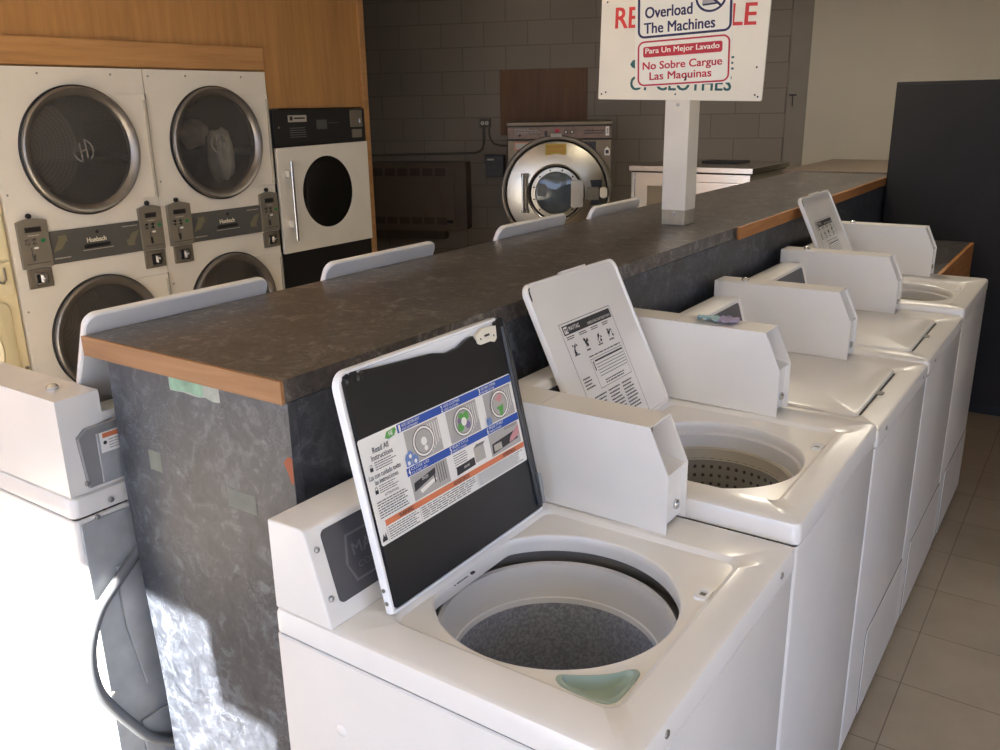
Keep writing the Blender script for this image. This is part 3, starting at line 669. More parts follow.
for i in range(len(hp) - 1):
    p0, p1, p2, p3 = (Vector(hp[max(i - 1, 0)]), Vector(hp[i]), Vector(hp[i + 1]), Vector(hp[min(i + 2, len(hp) - 1)]))
    for k in range(4):
        s_ = k / 4; hs.append(.5 * ((2 * p1) + (p2 - p0) * s_ + (2 * p0 - 5 * p1 + 4 * p2 - p3) * s_ ** 2 + (3 * p1 - p0 - 3 * p2 + p3) * s_ ** 3))
hs.append(Vector(hp[-1]))
MB().tube([(-2.222 - p.x, 1.44 - p.y, p.z) for p in hs], .0115, 'hose_grey', 14).build('drain_hose', l1)
# dryer sheet left on a coin box
ds = MB(); nu, nv = 16, 8
def dsp(i, j):
    u, v = i / (nu - 1) - .5, j / (nv - 1) - .5
    k = 1 - .25 * abs(v) - .12 * sin(9 * u + 3 * v)
    return (u * .105 * k, v * .052 * (1 + .3 * sin(5 * u)), .0045 + .004 * sin(21 * u + 5 * v) * cos(13 * v) + .004 * (.25 - u * u) + .002 * sin(33 * v))
vs = [dsp(i, j) for j in range(nv) for i in range(nu)]
for j in range(nv - 1):
    ds.add(vs if j == 0 else [], [], 'sheet_teal')
fl = [(j * nu + i, j * nu + i + 1, (j + 1) * nu + i + 1, (j + 1) * nu + i) for j in range(nv - 1) for i in range(nu - 1)]
for f in fl:
    ds.f.append(f); ds.m.append(ds.mi('sheet_teal' if (f[0] % nu) < 9 else 'sheet_lilac'))
o = ds.build('dryer_sheet', recalc=False); o.location = (-.757, 2.022, 1.1585); o.rotation_euler = (0, 0, radians(8))
sd = o.modifiers.new('thickness', 'SOLIDIFY'); sd.thickness = .0006
tag(o, 'crumpled pale blue and lilac dryer sheet lying on a coin box', 'dryer sheet')

# ------------------------------------------------------------------ counter between the rows
ct = thing('counter', 'long dark marbled laminate counter with raw wood edges between the washer rows', 'counter', (-1.325, .885, 0))
CX, CY = -1.325, .885
def L(m): m.T = lambda p: Vector((p[0] - CX, p[1] - CY, p[2])); return m
YE = 5.42
m = L(MB()); m.box(-1.602, -1.04, .8855, YE, 1.2235, 1.262, 'laminate_top'); top = m.build('countertop', ct, bevel=.0015)
L(MB()).box(-1.604, -1.039, .878, .8855, 1.2225, 1.2618, 'pine_edge').build('end_strip', ct, bevel=.001)
L(MB()).box(-1.04, -1.030, 2.93, YE, 1.218, 1.2605, 'ply_edge').build('side_strip', ct, bevel=.001)
m = L(MB()); m.prism([(-1.545, 1.2225), (-1.04, 1.2225), (-1.04, 0), (-1.510, 0), (-1.517, .30), (-1.519, .47), (-1.528, .60), (-1.540, .75), (-1.550, .95)], 'y', .890, .910, 'laminate_side'); pan = m.build('end_panel', ct, bevel=.001)
L(MB()).box(-1.060, -1.041, .911, YE - .01, 0, 1.2225, 'laminate_side').build('side_panel', ct)
L(MB()).box(-1.545, -1.526, .911, YE - .01, 0, 1.2225, 'laminate_side').build('back_side_panel', ct)
fr = frame((0, .8898 - CY, 0), (1, 0, 0), (0, 0, 1), (0, -1, 0))
def patch(name, pts, mat, off=0.0004): MB(frame((-CX, .8898 - CY, 0), (1, 0, 0), (0, 0, 1), (0, -1, 0))).poly(pts, off, mat).build(name, pan, flat=True, recalc=False)
rg = lambda x0, x1, z0, z1, j=.003, k=7: [(x0 + (x1 - x0) * i / k, z0 + random.uniform(-j, j)) for i in range(k)] + [(x1 + random.uniform(-j, j) / 2, z0)] + [(x1, z1)] + [(x1 - (x1 - x0) * i / k, z1 + random.uniform(-j, j) / 3) for i in range(1, k)] + [(x0, z1), (x0 + random.uniform(-j, j), (z0 + z1) / 2)]
patch('paint_patch', rg(-1.352, -1.212, 1.192, 1.219), 'patch_grey'); patch('paint_patch', rg(-1.350, -1.255, 1.196, 1.2185), 'mint_paint', .0007)
patch('tape_residue', rg(-1.450, -1.412, 1.014, 1.055, .001), 'tape'); patch('tape_residue', rg(-1.222, -1.145, .995, 1.032, .001), 'tape')
MB(frame((-CX, .8898 - CY, 0), (1, 0, 0), (0, 0, 1), (0, -1, 0))).poly([(-1.062, 1.115), (-1.050, 1.128), (-1.0405, 1.126), (-1.0405, 1.082), (-1.047, 1.078), (-1.052, 1.095)], .0005, 'orange_chip').build('chipped_spot', pan, flat=True, recalc=False)

# ------------------------------------------------------------------ sign on its post
SX, SY = -1.257, 2.925
sg = thing('sign_post', 'white painted square post carrying a laundry rules sign, standing on the counter', 'sign', (SX, SY, 1.262))
m = MB(); w_ = .0445
m.box(-w_, w_, -w_, w_, .052, .82, 'post_paint', skip=('b',))
ps = m.build('post', sg, bevel=.002)
m = MB(); m.box(-w_ + .001, w_ - .001, -w_ + .001, w_ - .001, 0, .052, 'post_bare', skip=('t',)); m.box(-w_ + .0005, -w_ + .028, -w_ + .0005, w_ - .0005, .052, .068, 'post_bare'); m.build('worn_base', ps, bevel=.002)
MB().lathe([(.006, 0), (.005, -.003), (.001, -.004)], (.004, -w_, .040), 'y', 'screw', 12, True, True).build('screw', ps)
MB().lathe([(.006, 0), (.005, -.003), (.001, -.004)], (.002, -w_, .405), 'y', 'screw', 12, True, True).build('screw', ps)
BX0, BX1, BZ0, BZ1 = -1.557, -.966, 1.690, 2.15; TB_ = radians(-1.65)
BF = frame((BX0 - SX, -w_ - .008, BZ0 - 1.262), (cos(TB_), 0, sin(TB_)), (-sin(TB_), 0, cos(TB_)), (0, -1, 0))
bd = MB(BF)
bd.prism(rrect(0, BX1 - BX0, 0, BZ1 - BZ0, .006), 'z', -.0077, 0, 'sign_white'); board = bd.build('sign_board', sg, bevel=.001)
K = .0008
def scr(t): return (t / 2.75) / ((1 - t) / 3.08 + t / 2.75)
def bx(X, Y=460):
    l_, r_ = 85 + 20 * (460 - Y) / 460, 825 + 48 * (460 - Y) / 460; return (BX1 - BX0) * scr((X - l_) / (r_ - l_))
def bz(Y, X=455): return (460 - Y) * .000716 * (1.055 - .11 * (X - 85) / 740)
TB = radians(-1.65)
art = lambda: MB(BF)
for words in ((('RE', 167, 145, 268, 58, 'sign_red'),), (('LE', 692, 124, 805, 31, 'sign_red'),), (('CARE', 233, 325, 700, 268, 'sign_green'),), (('OF CLOTHES', 232, 416, 688, 352, 'sign_green'),)):
    m = art()
    for t_, a_, b_, c_, d_, e_ in words: m.text(t_, bx(a_, (b_ + d_) / 2), bz(b_, (a_ + c_) / 2), bx(c_, (b_ + d_) / 2), bz(d_, (a_ + c_) / 2), .0006, e_, .02)
    m.build('lettering', board, flat=True, recalc=False)
m = art()
for X, Y in ((101, 436), (120, 428), (434, 433), (795, 432), (808, 440), (130, 37), (805, 308)): m.disc(bx(X, Y), bz(Y, X), .0032, .0006, 'label_dark', 10)
m.build('nail_holes', board, flat=True, recalc=False)
tl = radians(1.45)
p0 = BF((bx(250), bz(407, 250), .0005))
pk = frame(p0, (cos(tl) * .982, 0, sin(tl) * .982), (-sin(tl) * .87, 0, cos(tl) * .87), (0, -1, 0))
def uv(X, Y):
    dx, dy = (X - 250) * K, (407 - Y) * K; return dx * cos(tl) + dy * sin(tl), -dx * sin(tl) + dy * cos(tl)
pw, ph = .347, .510
m = MB(pk); m.prism([(0, 0), (pw, 0), (pw, ph), (0, ph)], 'z', 0, .002, 'placard_white'); plc = m.build('overload_placard', sg)
m = MB(pk)
def rb(x0, x1, y0, y1, r, th, mat): m.band(rrect(x0, x1, y0, y1, r), rrect(x0 + th, x1 - th, y0 + th, y1 - th, r - th), .0026, mat)
rb(.010, .342, .004, .170, .026, .0062, 'placard_red'); rb(.010, .345, .180, .512, .026, .0085, 'sign_navy')
m.poly(rrect(.031, .316, .110, .149, .008), .0026, 'placard_red')
def tx(s, a, b, mat, bold=.02, n=.0026):
    u0, v0 = a; u1, v1 = b; m.text(s, u0, v0, u1, v1, n, mat, bold)
m.text('Para Un Mejor Lavado', .040, .118, .306, .143, .0032, 'placard_white', .016)
m.text('No Sobre Cargue', .030, .056, .316, .093, .0026, 'placard_red', .018)
m.text('Las Maquinas', .056, .0165, .280, .0535, .0026, 'placard_red', .018)
m.text('The Machines', .034, .197, .288, .235, .0026, 'sign_navy', .022)
m.text('Overload', .038, .252, .208, .292, .0026, 'sign_navy', .022)
m.text('Please Do Not', .038, .332, .208, .372, .0026, 'sign_navy', .022)
cu, cv = .272, .305
m.disc(cu, cv, .054, .0024, 'sign_navy', 40); m.disc(cu, cv, .046, .0026, 'placard_white', 40)
m.poly([(cu - .026, cv + .018), (cu - .030, cv - .024), (cu + .020, cv - .022), (cu + .020, cv + .018)], .0028, 'label_grey'); m.poly([(cu - .030, cv - .024), (cu - .026, cv - .030), (cu + .026, cv - .028), (cu + .020, cv - .022)], .0030, 'sign_navy')
m.poly([(cu + .030, cv - .036), (cu + .036, cv - .030), (cu - .030, cv + .036), (cu - .036, cv + .030)], .0031, 'sign_navy')
m.build('lettering', plc, flat=True, recalc=False)
MB(pk).poly([(.182, .014), (.190, .017), (.196, .034), (.190, .032)], .0034, 'label_dark').build('torn_spot', plc, flat=True, recalc=False)

# ------------------------------------------------------------------ dryers along the left wall
def front_with_holes(m, w, zr, cs, r, mat, n=72):
    """flat front sheet in the plane x = 0, one round hole per z range"""
    for (z0, z1), c in zip(zr, cs):
        o = [(0, z0), (w, z0), (w, z1), (0, z1)]; ang = angles(c, [o], n)
        q = star(c, ang, o); k = [(c[0] + r * cos(a), c[1] + r * sin(a)) for a in ang]
        m.rings([[(0, y, z) for y, z in q], [(0, y, z) for y, z in k], [(-.05, y, z) for y, z in k]], mat)
def door_side_plate(c, r, w, z0, z1, th, mat):
    m = MB(); n = 20; a = []
    for i in range(n + 1):
        z = z0 + (z1 - z0) * i / n; dz = z - c[1]
        a.append((c[0] + math.sqrt(max(r * r - dz * dz, .0001)), z))
    vs = [(x, y, z) for x in (.0005, th) for y, z in a] + [(x, w, z) for x in (.0005, th) for _, z in a]
    k = n + 1; fs = []
    for i in range(n):
        fs += [(k + i, 3 * k + i, 3 * k + i + 1, k + i + 1), (2 * k + i, 2 * k + i + 1, 3 * k + i + 1, 3 * k + i)]
    fs += [(0, 2 * k, 3 * k, k), (n, k + n, 3 * k + n, 2 * k + n)]
    return m.add(vs, fs, mat)
def coin_unit(t, y0, y1, z0, z1):
    m = MB(); m.box(0, .012, y0, y1, z0, z1, 'bezel'); yc, zc = (y0 + y1) / 2, (z0 + z1) / 2
    o = m.build('coin_slot', t, bevel=.003)
    m = MB(); m.box(.012, .020, yc - .030, yc + .030, zc - .030, zc + .030, 'chrome'); m.box(.020, .0205, yc - .024, yc - .006, zc - .022, zc + .022, 'black_plastic'); m.box(.020, .034, yc + .002, yc + .022, zc - .020, zc + .016, 'chrome'); m.cyl((.034, yc + .012, zc), 'x', .007, .012, 'chrome', 16)
    m.build('coin_slide', o, bevel=.002)
def control_unit(t, y0, y1):
    z0, z1 = .935, 1.178; yc = (y0 + y1) / 2
    pts = [(y0, z0), (y1, z0), (y1, z1 - .012)] + [(y1 - (y1 - y0) * i / 10, z1 - .012 + .014 * sin(pi * i / 10)) for i in range(1, 10)] + [(y0, z1 - .012)]
    m = MB(); m.prism(pts, 'x', .0005, .020, 'module_khaki'); o = m.build('control_unit', t, bevel=.003)
    MB().lathe([(.013, 0), (.013, .012), (.009, .018), (.001, .019)], (.0005, yc - .005, z1 + .014), 'x', 'black_plastic', 18, True, True).build('lock_knob', t)
    T = frame((.0205, y0, z0), (0, 1, 0), (0, 0, 1), (1, 0, 0)); w = y1 - y0
    m = MB(T); m.rect(.034, .178, w - .036, .205, .0006, 'label_dark'); m.rect(.040, .183, w - .042, .200, .001, 'black_plastic')
    m.lines(.046, w - .05, .158, .168, 1, .0006, 'label_silver', .5, .1)
    for u, v in ((.040, .142), (.040, .124), (.078, .142), (.078, .124)): m.disc(u, v, .0068, .0008, 'chrome', 12); m.disc(u - .010, v, .004, .0006, 'black_plastic', 8)
    m.disc(.118, .134, .013, .0012, 'green_button', 18, .009); m.disc(.078, .100, .013, .001, 'paper', 16, .006)
    m.rect(.052, .052, .056, .104, .0006, 'label_dark'); m.poly(rrect(.054, .066, .036, .070, .004), .0016, 'chrome'); m.rect(.058, .040, .062, .060, .002, 'label_dark')
    m.rect(.018, .022, w - .014, .025, .0006, 'label_dark')
    m.build('control_face', o, flat=True, recalc=False)
def round_door(t, name, c, r, w, zt, zb):
    d = door_side_plate(c, r - .012, w - .006, zb, zt, .010, 'dryer_white').build(name, t, bevel=.002)
    MB().lathe([(r + .006, .0005), (r + .006, .010), (r - .002, .013)], (0, *c), 'x', 'black_plastic', 80, cap0=False).build('door_gasket', d)
    MB().lathe([(r - .001, .008), (r - .002, .030), (r - .010, .036), (r - .022, .034), (r - .044, .016), (r - .048, .003)], (0, *c), 'x', 'ring_steel', 80).build('door_ring', d)
    MB().lathe([(r - .046, .010), (r * .6, .013), (r * .3, .0145), (.001, .015)], (0, *c), 'x', 'dryer_glass', 80).build('door_glass', d)
    lg = MB(frame((.0158, *c), (0, 1, 0), (0, 0, 1), (1, 0, 0))); q = .056; k = 40
    pts = [(2 * pi * i / k) for i in range(k)]
    rot = lambda a, b: (a * cos(.18) - b * sin(.18), a * sin(.18) + b * cos(.18))
    seg = [a for a in range(k)]
    for i in range(k):
        a0, a1 = pts[i], pts[i] + 2 * pi / k
        if abs(cos(a0)) < .35: continue
        lg.poly([rot(q * cos(a0), q * 1.05 * sin(a0)), rot(q * cos(a1), q * 1.05 * sin(a1)), rot((q - .007) * cos(a1), (q - .007) * 1.05 * sin(a1)), rot((q - .007) * cos(a0), (q - .007) * 1.05 * sin(a0))], 0, 'logo_grey')
    lg.poly([rot(-.024, -.040), rot(-.015, -.044), rot(-.006, .044), rot(-.015, .040)], 0, 'logo_grey'); lg.poly([rot(.008, -.044), rot(.017, -.040), rot(.026, .040), rot(.017, .044)], 0, 'logo_grey'); lg.poly([rot(-.014, -.006), rot(.016, .000), rot(.017, .008), rot(-.013, .002)], 0, 'logo_grey')
    lg.build('logo', d, flat=True, recalc=False)
    h = MB(); h.box(.004, .020, w - .022, w - .009, zb + .006, zt - .03, 'label_silver'); h.box(.002, .014, w - .009, w - .003, zb - .002, zt + .002, 'bezel'); h.build('hinge_strip', d, bevel=.002)
    dr = MB(); dr.lathe([(r - .020, -.03), (r - .018, -.55)], (0, *c), 'x', 'drum_perforated', 72, uvs=True); dr.lathe([(r - .018, -.55), (.09, -.57), (.001, -.57)], (0, *c), 'x', 'drum_perforated', 72, uvs=True)
    for a in (1.9, 4.0, 6.1):
        T = frame((0, *c), (1, 0, 0), (0, cos(a), sin(a)), (0, -sin(a), cos(a))); q = MB(T); q.prism([(r - .020, -.03), (r - .020, .03), (r - .085, .012), (r - .085, -.012)], 'x', -.54, -.05, 'bezel') if False else None
        dr.T = T; dr.add([(-.54, r - .02, -.03), (-.54, r - .02, .03), (-.54, r - .085, 0), (-.05, r - .02, -.03), (-.05, r - .02, .03), (-.05, r - .085, 0)], [(0, 3, 5, 2), (1, 2, 5, 4), (3, 4, 5)], 'bezel'); dr.T = ident
    dr.build(name.replace('door', 'drum'), t)
    return d
DX = -4.40
def stacked_dryer(y0, label, w=.846):
    t = thing('stacked_dryer', label, 'dryer', (DX, y0, 0), 0, 'white stacked dryers')
    H = 1.896; c1, c2 = (.440, 1.490), (.440, .520); r = .318
    m = MB(); m.box(-.95, 0, 0.001, w - .001, 0, H, 'dryer_white', skip=('x1',)); front_with_holes(m, w, [(0, 1.0), (1.0, H)], [c2, c1], r - .025, 'dryer_white'); m.build('cabinet', t)
    round_door(t, 'upper_door', c1, r, w, 1.768, 1.222); round_door(t, 'lower_door', c2, r, w, .790, .250)
    b = MB(); b.box(.0005, .010, .186, .706, .937, 1.104, 'band_grey'); bo = b.build('lint_drawer', t, bevel=.002)
    m = MB(frame((.0105, .186, .937), (0, 1, 0), (0, 0, 1), (1, 0, 0)))
    m.text('Huebsch', .200, .088, .308, .112, .0006, 'sign_white', .03); m.disc(.262, .138, .010, .0006, 'black_plastic'); m.poly(rrect(.180, .330, .058, .078, .006), .0006, 'black_plastic'); m.rect(.170, .047, .345, .051, .0006, 'label_silver')
    m.poly([(.012, .060), (.050, .130), (.044, .140), (.090, .142), (.098, .105), (.088, .112), (.060, .075)], .0006, 'arrow_khaki'); m.poly([(.508, .120), (.470, .050), (.478, .040), (.430, .040), (.424, .078), (.434, .070), (.462, .106)], .0006, 'arrow_khaki')
    m.lines(.014, .100, .022, .034, 1, .0006, 'label_grey', .5, .0); m.lines(.410, .500, .140, .150, 1, .0006, 'label_grey', .5, .0)
    m.build('drawer_face', bo, flat=True, recalc=False)
    control_unit(t, .032, .186); control_unit(t, .700, .842)
    coin_unit(t, .050, .176, .832, .930); coin_unit(t, .710, .838, .832, .930)
    for y, z in ((.03, 1.86), (.27, 1.865), (.66, 1.865), (.025, 1.30), (.025, .72), (.025, .30)): MB().lathe([(.006, 0), (.005, .003), (.001, .004)], (0.0002, y, z), 'x', 'screw', 8, True, True).build('screw', t)
    return t
stacked_dryer(2.137, 'white stacked coin dryer left of its twin, beside the cream dryer')
stacked_dryer(2.987, 'white stacked coin dryer with laundry inside, beside the single black-banded dryer')
# laundry behind the upper right door
def cloth(name, loc, s, mat, seed, label):
    bm = bmesh.new(); bmesh.ops.create_icosphere(bm, subdivisions=4, radius=1)
    for v in bm.verts:
        p = v.co.copy(); k = 1 + .38 * noise.noise(p * 1.5 + Vector((seed, 0, 0))) + .16 * abs(noise.noise(p * 4.2 + Vector((0, seed, 0)))) - .10 * abs(noise.noise(p * 7 + Vector((0, 0, seed))))
        v.co = Vector((p.x * s[0], p.y * s[1], p.z * s[2])) * k
    me = bpy.data.meshes.new(name); bm.to_mesh(me); bm.free(); me.materials.append(MATS[mat]); me.polygons.foreach_set('use_smooth', [True] * len(me.polygons))
    o = bpy.data.objects.new(name, me); COL.objects.link(o); o.location = loc; return tag(o, label, 'laundry', 'laundry in the dryer')
cloth('laundry_bundle', (DX - .20, 3.60, 1.405), (.09, .070, .150), 'cloth_white', 3.1, 'white bundled cloth tumbling behind the upper right dryer glass')
cloth('laundry_bundle', (DX - .25, 3.44, 1.545), (.08, .100, .075), 'cloth_grey', 8.3, 'grey garment behind the upper right dryer glass')
# cream stacked dryer at the far left edge
t = thing('cream_dryer', 'old cream yellow stacked dryer cut off by the left edge', 'dryer', (DX - .012, 1.300, 0)); w = .826
m = MB(); m.box(-.93, 0, .001, w, 0, 1.89, 'cream_enamel', skip=('x1',)); c1, c2 = (.400, 1.52), (.400, .560); front_with_holes(m, w, [(0, 1.0), (1.0, 1.89)], [c2, c1], .26, 'cream_enamel'); m.build('cabinet', t)
for nm, c in (('upper_door', c1), ('lower_door', c2)):
    o = rrect(.045, w - .052, c[1] - .34, c[1] + .235, .05); ang = angles(c, [o], 64); m = MB()
    ci = [(c[0] + .30 * cos(a), c[1] + .235 * 1.02 * sin(a)) for a in ang]; q = star(c, ang, o)
    m.rings([[(.001, y, z) for y, z in q], [(.016, y, z) for y, z in q], [(.020, c[0] + (y - c[0]) * .985, c[1] + (z - c[1]) * .985) for y, z in q], [(.020, c[0] + (y - c[0]) * 1.04, c[1] + (z - c[1]) * 1.04) for y, z in ci], [(.032, *p) for p in ci], [(.012, c[0] + (y - c[0]) * .92, c[1] + (z - c[1]) * .92) for y, z in ci]], 'cream_enamel'); dd = m.build(nm, t)
    MB().poly([(0, 0), (1, 0), (1, 1)], 0, 'dark_glass')
    g = MB(); g.add([(.014, c[0] + (y - c[0]) * .93, c[1] + (z - c[1]) * .93) for y, z in ci], [tuple(range(len(ci)))], 'dark_glass'); g.build('door_glass', dd)
    MB().lathe([(.25, -.05), (.25, -.5), (.001, -.52)], (0, *c), 'x', 'drum_perforated', 48, uvs=True).build(nm.replace('door', 'drum'), t)
m = MB(); m.box(.0005, .012, .03, w - .010, .995, 1.215, 'cream_enamel'); pnl = m.build('control_panel', t, bevel=.004)
m = MB(); m.box(.0005, .012, .03, w - .010, .815, .985, 'cream_enamel'); m.build('lint_panel', t, bevel=.004)
MB().box(.012, .020, w - .16, w - .098, 1.06, 1.12, 'heater_grille').build('coin_slot', pnl, bevel=.003)
MB().tube([(.016, w - .13, .93), (.022, w - .10, .90), (.022, w - .06, .885), (.016, w - .045, .90), (.016, w - .045, .96)], .006, 'bezel', 8).build('lint_handle', t)
for y, z in ((w - .04, 1.18), (w - .02, 1.25), (w - .035, .96), (w - .02, .84), (w - .015, .44)): MB().lathe([(.010, 0), (.009, .010), (.001, .011)], (.0005, y, z), 'x', 'bezel', 12, True, True).build('screw', t)
# single dryer with black bands
t = thing('single_dryer', 'single white dryer with black top band, black base and long chrome handle', 'dryer', (DX, 3.850, 0)); w = .842
MB().box(-.95, -.002, .001, w - .001, 0, 1.672, 'black_paint').build('cabinet', t, bevel=.003)
c = (.432, 1.137); r = .232
m = MB(); o = [(.004, .770), (w - .004, .770), (w - .004, 1.452), (.004, 1.440)]; ang = angles(c, [o], 72); q = star(c, ang, o)
ci = [(c[0] + r * cos(a), c[1] + r * 1.02 * sin(a)) for a in ang]
m.rings([[(-.001, y, z) for y, z in q], [(.020, y, z) for y, z in q], [(.020, y, z) for y, z in ci], [(.006, y, z) for y, z in ci]], 'dryer_white'); dd = m.build('door', t, bevel=.002)
g = MB(); g.add([(.012, *p) for p in ci], [tuple(range(len(ci)))], 'black_plastic'); g.add([(.0165, c[0] + (y - c[0]) * .995, c[1] + (z - c[1]) * .995) for y, z in ci], [tuple(range(len(ci)))], 'dark_glass'); g.build('door_glass', dd, recalc=False)
m = MB(); m.tube([(.060, .083, .850), (.060, .083, 1.358)], .011, 'chrome', 14); hd = m.build('door_handle', dd)
m = MB(); m.box(.018, .055, .062, .094, .938, .982, 'dryer_white'); m.box(.018, .055, .062, .094, 1.258, 1.300, 'dryer_white'); m.build('handle_mount', hd, bevel=.003)
m = MB(); m.box(-.002, .010, .004, w - .004, 1.456, 1.672, 'black_paint'); tb = m.build('control_band', t, bevel=.003)
m = MB(frame((.0105, 0, 1.456), (0, 1, 0), (0, 0, 1), (1, 0, 0)))
m.rect(.130, .140, .290, .182, .0006, 'label_silver'); m.rect(.145, .150, .170, .175, .001, 'label_dark'); m.rect(.180, .158, .275, .168, .001, 'label_dark')
m.lines(.140, .30, .040, .110, 5, .0006, 'console_mark', .35, .2); m.build('name_plate', tb, flat=True, recalc=False)
m = MB(frame((.0105, 0, 1.456), (0, 1, 0), (0, 0, 1), (1, 0, 0)))
m.rect(.375, .090, .470, .150, .0006, 'band_grey'); m.disc(.050, .110, .008, .0008, 'bezel', 12); m.lines(.49, .60, .120, .135, 1, .0006, 'console_grey', .4)
m.build('control_face', tb, flat=True, recalc=False)
m = MB(); m.box(.010, .016, .690, .808, .095 + 1.456, .206 + 1.456, 'bezel'); m.box(.010, .018, .700, .795, 1.480, 1.536, 'module_khaki'); m.box(.016, .026, .765, .785, 1.575, 1.605, 'chrome'); m.build('coin_unit', tb, bevel=.002)

# ------------------------------------------------------------------ on and before the back wall (all turned with it)
o = MB().box(-.40, .40, -.022, -.003, -.285, .285, 'brown_board_wood').build('wall_board', bevel=.002); o.location = on_back(.043, 1.695); o.rotation_euler = (0, 0, TH)
tag(o, 'dark brown wooden board mounted on the block wall above the steel washer', 'board')
t = thing('wall_heater', 'brown vented wall heater low on the block wall', 'heater', on_back(-1.36, 0), TH); 
m = MB(); m.box(-.78, .70, -.16, -.003, .555, 1.180, 'heater_brown'); hb = m.build('casing', t, bevel=.008)
m = MB(); m.box(-.70, .585, -.168, -.16, .575, 1.150, 'heater_brown'); m.build('front_panel', t, bevel=.004)
for z0, z1 in ((1.055, 1.120), (.605, .665)):
    for k in range(9):
        x = -.60 + k * .125; g = MB()
        for q in range(5): g.box(x + q * .019, x + q * .019 + .012, -.1695, -.160, z0, z1, 'heater_grille')
        g.box(x - .004, x + .098, -.1688, -.160, z0 - .004, z1 + .004, 'heater_grille'); g.build('vent_grille', t)
MB().box(.500, .565, -.176, -.168, .615, .645, 'black_plastic').build('control_door', t, bevel=.003)
m = MB(); m.box(-.55, .46, -.12, -.003, .455, .535, 'heater_grille'); m.box(-.60, .50, -.14, -.003, .535, .555, 'heater_brown'); m.build('lower_duct', t, bevel=.003)
o = thing('outlet_box', 'small surface outlet box at the top of the wall conduit', 'outlet', on_back(-.503, 1.522), TH)
MB().box(-.050, .050, -.045, -.003, -.038, .038, 'conduit_paint').build('box', o, bevel=.004)
m = MB(); [m.cyl((x, -.0455, 0), 'y', .017, -.003, 'paper', 16) for x in (-.020, .020)]; m.build('socket', o)
m = MB(); [m.box(x - .006 + q, x - .002 + q, -.0495, -.0484, -.008, .008, 'black_plastic') for x in (-.020, .020) for q in (0, .008)]; m.build('socket_slots', o)
def bez(pts):
    out = []
    for i in range(len(pts) - 1): out += [Vector(pts[i]).lerp(Vector(pts[i + 1]), k / 4) for k in range(4)]
    return out + [Vector(pts[-1])]
o = MB().tube([(-1.20, 0, -.285), (-.20, 0, -.272), (-.10, 0, -.268), (-.055, 0, -.25), (-.030, 0, -.22), (-.022, 0, -.18), (-.022, 0, -.039)], .011, 'conduit_paint').build('conduit_pipe'); o.location = on_back(-.503, 1.522, .016); o.rotation_euler = (0, 0, TH); tag(o, 'painted conduit running along the wall above the heater to the outlet', 'conduit')
o = MB().tube([(.030, 0, -.039), (.032, 0, -.10), (.045, 0, -.15), (.08, 0, -.19), (.14, 0, -.205), (.36, 0, -.207)], .010, 'conduit_paint').build('conduit_pipe'); o.location = on_back(-.503, 1.522, .016); o.rotation_euler = (0, 0, TH); tag(o, 'short conduit curving from the outlet behind the steel washer', 'conduit')
t = thing('switch_box', 'grey electrical disconnect box on the block wall left of the steel washer', 'switch box', on_back(-.405, 1.04), TH)
MB().box(-.085, .085, -.09, -.003, 0, .195, 'switch_grey').build('box', t, bevel=.005); MB().box(-.090, .090, -.100, -.09, .110, .200, 'switch_grey').build('cover', t, bevel=.004); MB().box(-.065, .000, -.1035, -.100, .150, .166, 'paper').build('label', t); MB().box(.085, .125, -.06, -.03, -.03, .06, 'black_plastic').build('switch_lever', t, bevel=.004)
o = thing('wall_hook', 'small metal hook on the grey strip beside the cream wall', 'hook', on_back(2.19, 1.66), TH)
MB().box(-.03, .03, -.020, -.0125, .05, .062, 'black_plastic').build('plate', o); MB().tube([(0, -.018, .055), (0, -.028, .02), (0, -.03, -.02), (0, -.04, -.035)], .004, 'black_plastic', 8).build('prong', o)
o = thing('junction_box', 'small painted junction box on the block wall right of the sign post', 'junction box', on_back(1.235, 1.295), TH); MB().box(-.035, .035, -.045, -.003, -.05, .05, 'conduit_paint').build('box', o, bevel=.004); MB().box(-.025, .025, -.048, -.045, -.04, .04, 'pilaster_paint').build('cover', o, bevel=.002)
# big stainless washer extractor
t = thing('washer_extractor', 'large front-load washer with round stainless steel door against the block wall', 'washing machine', on_back(.366, 0, .92), radians(30))
bw_ = .420
MB().box(-bw_, bw_, 0, .80, 0, 1.400, 'washer_body').build('cabinet', t, bevel=.006)
m = MB(); m.box(-bw_, bw_, -.010, .78, 1.410, 1.505, 'panel_tan'); cp = m.build('control_panel', t, bevel=.004)
m = MB(); m.box(-bw_ - .006, bw_ + .006, -.02, .80, 1.516, 1.540, 'washer_body'); m.box(-bw_, bw_, -.012, .78, 1.505, 1.516, 'black_plastic'); m.build('top_cover', t, bevel=.003)
MB().box(-bw_, bw_, -.004, .78, 1.399, 1.411, 'dark_gap').build('panel_gap', t)
m = MB(frame((-bw_, -.0105, 1.41), (1, 0, 0), (0, 0, 1), (0, -1, 0)))
m.rect(.79, .020, .818, .090, .0006, 'paper'); m.rect(.798, .035, .812, .078, .001, 'label_grey')
m.build('side_label', cp, flat=True, recalc=False)
for u in (.46, .51):
    m = MB(frame((-bw_, -.0105, 1.41), (1, 0, 0), (0, 0, 1), (0, -1, 0))); m.rect(u, .040, u + .026, .064, .0006, 'label_dark'); m.rect(u + .006, .046, u + .018, .058, .001, 'paper'); m.build('button', cp, flat=True, recalc=False)
m = MB(frame((-bw_, -.0105, 1.41), (1, 0, 0), (0, 0, 1), (0, -1, 0)))
m.disc(.10, .030, .010, .0006, 'label_dark', 12); m.rect(.30, .022, .322, .060, .0006, 'label_dark'); m.build('knob_mark', cp, flat=True, recalc=False)
